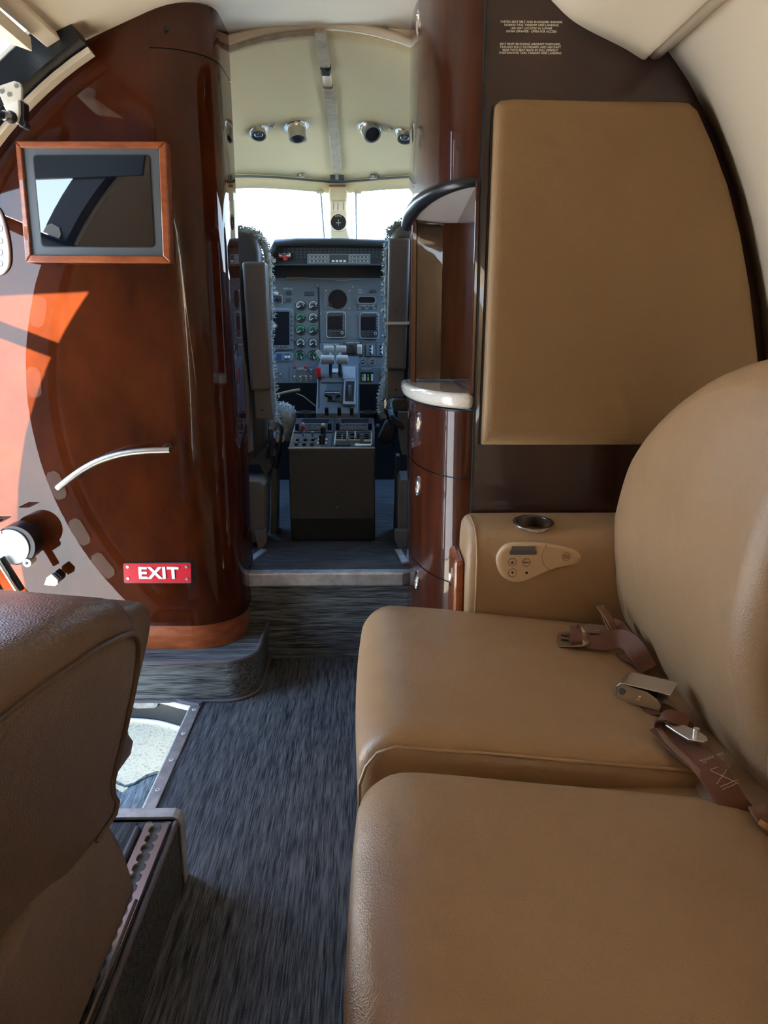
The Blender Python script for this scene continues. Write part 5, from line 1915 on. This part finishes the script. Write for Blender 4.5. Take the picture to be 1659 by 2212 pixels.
main_ol = [(0.040, 0.345), (0.022, 0.45), (0.020, 0.56), (0.024, 0.635), (0.042, 0.690), (0.082, 0.731), (0.140, 0.755), (0.240, 0.768), (0.380, 0.770), (0.570, 0.75), (0.700, 0.69), (0.740, 0.58), (0.740, 0.345)]
org = (-0.300, 1.015)
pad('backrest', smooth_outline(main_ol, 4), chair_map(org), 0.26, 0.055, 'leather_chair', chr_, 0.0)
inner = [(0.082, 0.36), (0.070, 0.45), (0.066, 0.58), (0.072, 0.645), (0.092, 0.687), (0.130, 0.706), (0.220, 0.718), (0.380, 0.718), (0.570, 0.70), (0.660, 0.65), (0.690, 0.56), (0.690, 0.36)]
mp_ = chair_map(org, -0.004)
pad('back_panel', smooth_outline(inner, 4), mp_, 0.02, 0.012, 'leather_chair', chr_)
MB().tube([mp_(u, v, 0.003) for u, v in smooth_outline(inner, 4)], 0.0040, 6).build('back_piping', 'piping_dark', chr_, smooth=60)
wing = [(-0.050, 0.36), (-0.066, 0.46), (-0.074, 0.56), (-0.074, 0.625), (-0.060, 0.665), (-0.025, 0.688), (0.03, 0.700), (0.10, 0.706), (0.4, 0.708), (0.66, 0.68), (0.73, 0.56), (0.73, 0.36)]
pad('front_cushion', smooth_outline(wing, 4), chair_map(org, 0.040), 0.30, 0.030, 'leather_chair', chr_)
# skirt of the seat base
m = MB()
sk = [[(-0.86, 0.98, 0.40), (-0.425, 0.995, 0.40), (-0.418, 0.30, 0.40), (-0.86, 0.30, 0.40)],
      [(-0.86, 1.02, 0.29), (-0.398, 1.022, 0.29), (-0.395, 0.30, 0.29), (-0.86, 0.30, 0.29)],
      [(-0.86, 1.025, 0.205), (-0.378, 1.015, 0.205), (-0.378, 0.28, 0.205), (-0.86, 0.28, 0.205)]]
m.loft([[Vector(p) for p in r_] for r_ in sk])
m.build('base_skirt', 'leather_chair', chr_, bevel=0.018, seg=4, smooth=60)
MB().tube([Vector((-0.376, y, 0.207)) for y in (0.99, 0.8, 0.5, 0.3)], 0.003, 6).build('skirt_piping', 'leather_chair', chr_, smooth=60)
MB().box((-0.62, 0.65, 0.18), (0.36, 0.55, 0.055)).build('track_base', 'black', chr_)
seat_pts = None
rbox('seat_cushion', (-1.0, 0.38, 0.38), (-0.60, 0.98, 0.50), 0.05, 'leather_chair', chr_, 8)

# ================================================================ SEAT PLATFORM AND TRACK
pf = thing('seat_platform', 'raised carpeted platform under the cabin chair with metal end strap', 'platform', (-0.62, 0.0, 0))
MB().box((-0.625, -0.31, 0.075), (0.47, 3.14, 0.148)).build('carpet_top', 'carpet', pf, bevel=0.004)
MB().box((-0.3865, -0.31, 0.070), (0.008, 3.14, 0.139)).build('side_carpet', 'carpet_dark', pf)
MB().tube([(-0.384, -1.88, 0.148), (-0.384, 1.255, 0.148)], 0.006, 8).build('side_binding', 'binding', pf, smooth=60)
MB().tube([(-0.452, -1.88, 0.152), (-0.452, 1.235, 0.152)], 0.006, 8).build('inner_binding', 'binding', pf, smooth=60)
st_ = MB()
st_.prism([(-0.80, 1.262, 0.150), (-0.392, 1.262, 0.150), (-0.384, 1.262, 0.143), (-0.381, 1.262, 0.135), (-0.381, 1.262, 0.0), (-0.377, 1.262, 0.0), (-0.377, 1.262, 0.140),
           (-0.382, 1.262, 0.152), (-0.392, 1.262, 0.157), (-0.80, 1.262, 0.157)], (0, 0.028, 0))
st_.build('end_strap', 'alu', pf, bevel=0.0012)
MB().box((-0.59, 1.288, 0.075), (0.41, 0.006, 0.15)).build('end_plate', 'alu', pf)
tr = thing('seat_track', 'scalloped metal seat rail set into the platform carpet', 'rail', (-0.414, 0.6, 0.15))
x0_, x1_, xc = -0.438, -0.392, -0.415
MB().box((xc, 0.25, 0.1505), (0.046, 2.0, 0.003)).build('channel_floor', 'seat_paint', tr)
for s_, xe in ((-1, x0_), (1, x1_)):
    inner_ = []
    y = 1.235
    while y > -0.70:
        for k in range(7):
            a = math.pi * k / 6
            inner_.append((xc + s_ * (0.0062 + 0.0058 * math.sin(a)), y - 0.0125 + 0.0105 * math.cos(a)))
        y -= 0.0254
    poly = [(xe, 1.24)] + [(xc + s_ * 0.0062, 1.24)] + inner_ + [(xe, y)]
    MB().prism([Vector((x, y_, 0.1545)) for x, y_ in poly], (0, 0, 0.0045)).build('rail_plate', 'steel_satin', tr)
    MB().box((xc + s_ * 0.018, 0.25, 0.153), (0.010, 2.0, 0.004)).build('rail_web', 'seat_paint', tr)

# ================================================================ ENTRY DOOR AREA
sl = thing('floor_edge_strip', 'riveted aluminium edge strip along the carpet at the entry door', 'edge strip', (-0.517, 1.75, 0))
MB().box((-0.5175, 1.70, 0.0015), (0.030, 0.59, 0.006)).build('strip', 'alu', sl, bevel=0.0015)
MB().box((-0.5335, 1.705, -0.018), (0.004, 0.58, 0.040)).build('strip_flange', 'white_paint', sl)
for x, y in ((417, 1533), (393.7, 1585), (367, 1642), (335, 1707)):
    p = atZ(x, y, 0.0045)
    p.x = -0.5165
    s_ = MB().cyl(p, p + Vector((0, 0, 0.0012)), 0.0058, n=14).build('screw', 'white_paint', sl)
    MB().cyl(p + Vector((0, 0, 0.001)), p + Vector((0, 0, 0.0015)), 0.0022, n=6).build('screw_recess', 'black', s_)

dr = thing('door_1', 'lower entry door folded out as a step with pale gritty tread', 'door', (-0.9, 1.75, -0.1), kind='structure')
MB().box((-0.98, 1.72, -0.085), (0.90, 0.62, 0.03)).build('grit_tread', 'grit', dr)
MB().tube([atZ(370, 1637, -0.068), atZ(395, 1600, -0.068)], 0.0012, 6).build('tread_joint', 'black', dr)
MB().box((-1.42, 1.71, -0.20), (0.04, 0.58, 0.26)).build('riser_panel', 'door_mech', dr)
MB().box((-1.62, 1.71, -0.34), (0.40, 0.58, 0.03)).build('lower_tread', 'grit', dr)
MB().box((-0.98, 1.405, -0.06), (0.92, 0.01, 0.09)).build('aft_lip', 'black_frame', dr)
mat_ = MB()
rows = []
for k in range(13):
    x = -0.54 - 0.30 * k / 12
    ye = 1.705 + 0.016 * math.sin(k * 1.15 + 0.6) - 0.010 * (k / 12)
    rows.append([Vector((x, y, -0.064 + 0.010 * math.sin(k * 1.1) * max(0, (y - 1.6) / 0.1))) for y in [1.415 + (ye - 1.415) * j / 12 for j in range(13)]])
mt = mat_.grid(rows).build('door_mat', 'carpet_mat', smooth=180)
solid(mt, 0.006, 1.0)
tag(mt, 'loose blue-grey carpet mat on the entry step', 'mat')
MB().tube([r_[-1] + Vector((0, 0.001, 0.002)) for r_ in rows], 0.004, 6).build('mat_binding', 'carpet_mat', mt, smooth=60)

# forward door frame: black arc jamb with a cream trim along the cabinet
fr = thing('door_frame', 'black curved forward frame of the entry door opening', 'door frame', (-0.9, 2.0, 0), kind='structure')


def arc_band(name, r0, r1, y0, y1, a0, a1, mat, n=40):
    rings_ = []
    for k in range(n + 1):
        a = a0 + (a1 - a0) * k / n
        p0, p1 = arc(a, r0), arc(a, r1)
        rings_.append([Vector((p0[0], y0, p0[1])), Vector((p1[0], y0, p1[1])), Vector((p1[0], y1, p1[1])), Vector((p0[0], y1, p0[1]))])
    return MB().loft(rings_).build(name, mat, fr, smooth=40)


arc_band('forward_jamb', 1.082, 1.150, 1.985, 2.060, 119.5, 228, 'black_frame')
arc_band('jamb_trim', 1.066, 1.079, 2.030, 2.062, 119.5, 226, 'cream_trim')
arc_band('outer_seal', 1.150, 1.158, 1.980, 2.050, 119.5, 228, 'door_mech')
arc_band('aft_jamb', 1.070, 1.150, 1.360, 1.430, 121, 228, 'black_frame')
arc_band('aft_trim', 1.056, 1.068, 1.340, 1.370, 121, 226, 'cream_trim')
for a in (150, 163, 176, 196, 206, 214):
    for r_ in (1.118,):
        x, z = arc(a, r_)
        pnt = Vector((x, 1.432, z))
        w_ = MB()
        tg_ = Vector((-math.sin(math.radians(a)), 0, math.cos(math.radians(a))))
        rd = Vector((math.cos(math.radians(a)), 0, math.sin(math.radians(a))))
        w_.prism([pnt + tg_ * u * 0.055 + rd * v * 0.028 for u, v in ((-1, -0.5), (-0.7, -1), (0.7, -1), (1, -0.5), (1, 0.5), (0.7, 1), (-0.7, 1), (-1, 0.5))], (0, 0.006, 0))
        w_.build('striker_plate', 'door_mech', fr, bevel=0.001)
# curved sill corner at the floor
cps = [Vector((-0.505, 1.955, 0)), Vector((-0.56, 1.975, 0)), Vector((-0.64, 2.012, 0)), Vector((-0.74, 2.03, 0)), Vector((-0.92, 2.04, 0))]
C = curve_pts(cps, 5)
MB().loft([[p + Vector((0, 0, -0.008)), p + Vector((0, 0.03, -0.008)), p + Vector((0, 0.03, -0.070)), p + Vector((0, -0.012, -0.070))] for p in C]).build('sill_corner', 'black_frame', fr, smooth=40)
MB().tube([p + Vector((0, 0.004, -0.004)) for p in C], 0.008, 8).build('sill_edge', 'print_cream', fr, smooth=60)
MB().tube([p + Vector((0, 0.016, 0.004)) for p in C], 0.007, 8).build('carpet_binding', 'binding', fr, smooth=60)
MB().tube([p + Vector((0, -0.016, -0.066)) for p in C], 0.007, 8).build('lower_edge', 'white_paint', fr, smooth=60)
p = atY(318, 1519, 2.005)
hp = MB().prism([p + Vector((0.020 * math.cos(t) + (0.012 if math.cos(t) > 0 else -0.03), 0, 0.017 * math.sin(t))) for t in [2 * math.pi * k / 20 for k in range(20)]], (0, 0.012, 0)).build('pin_plate', 'alu', fr)
MB().cyl(p + Vector((0.010, -0.003, 0)), p + Vector((0.010, 0, 0)), 0.010, n=14).build('pin', 'chrome', hp)

# upper door raised overhead
ud = thing('upper_door', 'raised upper half of the entry door with dark latch mechanism', 'door', (-1.1, 1.75, 1.78))
rings_ = []
for k in range(13):
    a = math.radians(92 + 62 * k / 12)
    x, z = -0.80 + 0.0 + 0.95 * (math.cos(a) - math.cos(math.radians(92))), 1.80 + 0.95 * (math.sin(a) - math.sin(math.radians(92))) + 0.28 * k / 12
    rings_.append([Vector((x, 1.42, z)), Vector((x, 1.975, z)), Vector((x + 0.01, 1.975, z + 0.06)), Vector((x + 0.01, 1.42, z + 0.06))])
MB().loft(rings_).build('door_shell', 'panel_grey_dark', ud, smooth=40)
MB().prism([(-1.45, 1.45, 1.54), (-0.78, 1.45, 1.56), (-0.74, 1.45, 1.74), (-0.80, 1.45, 1.96), (-1.45, 1.45, 1.96)], (0, -0.02, 0)).build('sun_block_web', 'panel_grey_dark', ud)  # unseen web, added to cut the sun off the upper cabinet
lw = atY(35, 82, 1.78)
MB().prism([atY(0, 52, 1.72), atY(70, 112, 1.90), atY(0, 86, 1.90), atY(-60, 60, 1.75)], (0.0, 0.0, 0.03)).build('liner_edge', 'cream', ud, bevel=0.002)
m = MB()
for k in range(6):
    p = atY(8 + 10 * k, 4 + 7 * k, 1.88)
    m.cyl(p, p + Vector((0.0, 0.03, 0.01)), 0.008, n=8)
m.build('mechanism_row', 'bezel_grey', ud)
MB().prism([atY(x, y, 1.93) for x, y in ((-10, -10), (60, -10), (88, 28), (76, 42), (40, 34), (10, 10))], (0, 0.03, 0)).build('mechanism_plate', 'black_frame', ud)

# gas strut bracket at the upper left
sk_ = thing('strut_bracket', 'pale screwed hinge bracket with black ball joint on the door frame', 'bracket', atY(20, 250, 1.96))
q = [(-15, 192), (0, 184), (30, 174), (42, 178), (46, 190), (46, 214), (41, 216), (8, 226), (0, 208)]
MB().prism([atY(x, y, 1.97) for x, y in q], (0, 0.012, 0)).build('plate', 'door_mech', sk_, bevel=0.002)
for x, y in ((35, 185), (4, 197), (20, 204)):
    p = atY(x, y, 1.968)
    MB().cyl(p, p + Vector((0, 0.004, 0)), 0.0052, n=12).build('screw', 'steel_satin', sk_)
q = [(6, 226), (40, 215), (41, 245), (36, 266), (26, 262), (14, 240)]
MB().prism([atY(x, y, 1.95) for x, y in q], (0, 0.014, 0)).build('lug', 'white_paint', sk_, bevel=0.002)
q = [(41, 216), (47, 216), (52, 222), (52, 260), (57, 266), (54, 276), (44, 275), (38, 268)]
MB().prism([atY(x, y, 1.96) for x, y in q], (0, 0.03, 0)).build('lug_side', 'black_frame', sk_, bevel=0.003)
p = atY(24, 253, 1.93)
MB().sphere(p, 0.014, 14, 10).build('ball_joint', 'black', sk_, smooth=180)
MB().tube([p, atY(-60, 236, 1.85)], 0.009, 12).build('strut_rod', 'black', sk_, smooth=60)
MB().tube([p, atY(8, 249, 1.91)], 0.011, 12).build('strut_collar', 'steel_satin', sk_, smooth=60)
# hold-open strut across the door opening
hs = MB().tube([(-1.0, 1.515, 1.315), (-1.75, 1.515, 1.61)], 0.021, 14).build('hold_open_strut', 'black', smooth=60)
tag(hs, 'black hold-open strut reaching outside across the entry door opening', 'strut')

# latch mechanism at the lower left
YL = 2.0
lm = thing('door_latch', 'round pale door latch housing with black pull handle beside the cabinet', 'latch', atY(20, 1225, YL))
c0 = atY(24, 1181, YL)
cc_ = atY(74, 1181, YL)
R_ = (cc_ - c0).x * 0.80
disc = [c0 + Vector((R_ * math.cos(t), 0, R_ * math.sin(t))) for t in [2 * math.pi * k / 36 for k in range(36)]]
MB().prism(disc, (0, -0.006, 0)).build('cover', 'door_mech', lm, bevel=0.0015)
disc2 = [c0 + Vector((R_ * 1.10 * math.cos(t) + 0.010, 0, R_ * 1.10 * math.sin(t) + 0.003)) for t in [2 * math.pi * k / 36 for k in range(36)]]
MB().prism(disc2, (0, 0.06, 0)).build('housing', 'black_frame', lm, smooth=40)
p = atY(60, 1215, YL)
MB().cyl(p + Vector((0, -0.006, 0)), p + Vector((0, 0.03, 0)), 0.012, n=16).build('lug', 'door_mech', lm)
MB().cyl(p + Vector((0, -0.007, 0)), p + Vector((0, 0.0, 0)), 0.004, n=10).build('lug_screw', 'black', lm)
MB().cyl(c0 + Vector((0.008, -0.007, 0)), c0 + Vector((0.008, 0, 0)), 0.005, n=10).build('centre_screw', 'steel_satin', lm)
rbox('neck', atY(2, 1156, YL - 0.01), atY(14, 1136, YL + 0.03), 0.004, 'door_mech', lm, 4)
rbox('pull_handle', atY(-30, 1132, YL - 0.03), atY(32, 1116, YL + 0.05), (0.010, 0.02, 0.008), 'black', lm, 6)
MB().tube([atY(2, 1205, YL - 0.02), atY(46, 1275, YL - 0.02)], 0.011, 12).build('push_rod', 'black', lm, smooth=60)
MB().tube([atY(-4, 1212, YL - 0.035), atY(38, 1278, YL - 0.035)], 0.006, 12).build('cable', 'chrome', lm, smooth=60)
rb = thing('roller_bracket', 'small pale roller bracket low on the cabinet behind the chair', 'bracket', atY(115, 1262, YL + 0.03))
MB().prism([atY(x, y, YL + 0.03) for x, y in ((95, 1264), (100, 1248), (111, 1240), (125, 1253), (125, 1262), (118, 1266))], (0, 0.012, 0)).build('plate', 'door_mech', rb, bevel=0.001)
MB().prism([atY(x, y, YL + 0.042) for x, y in ((111, 1241), (120, 1234), (134, 1247), (133, 1254), (126, 1259), (124, 1253))], (0, 0.03, 0)).build('roller_body', 'black_frame', rb, bevel=0.002)
p = atY(120, 1255, YL + 0.029)
MB().cyl(p, p + Vector((0, 0.003, 0)), 0.004, n=10).build('screw', 'steel_satin', rb)

# lettering becomes plain meshes
bpy.context.view_layer.update()
dg = bpy.context.evaluated_depsgraph_get()
for o in [o for o in bpy.data.objects if o.type == 'FONT']:
    me = bpy.data.meshes.new_from_object(o.evaluated_get(dg))
    nm, par, lc, rt, sc_ = o.name, o.parent, o.location.copy(), o.rotation_euler.copy(), o.scale.copy()
    mats = [m_ for m_ in o.data.materials]
    bpy.data.objects.remove(o)
    n_ = bpy.data.objects.new(nm, me)
    if not me.materials:
        for m_ in mats:
            me.materials.append(m_)
    COL.objects.link(n_)
    n_.parent, n_.location, n_.rotation_euler, n_.scale = par, lc, rt, sc_
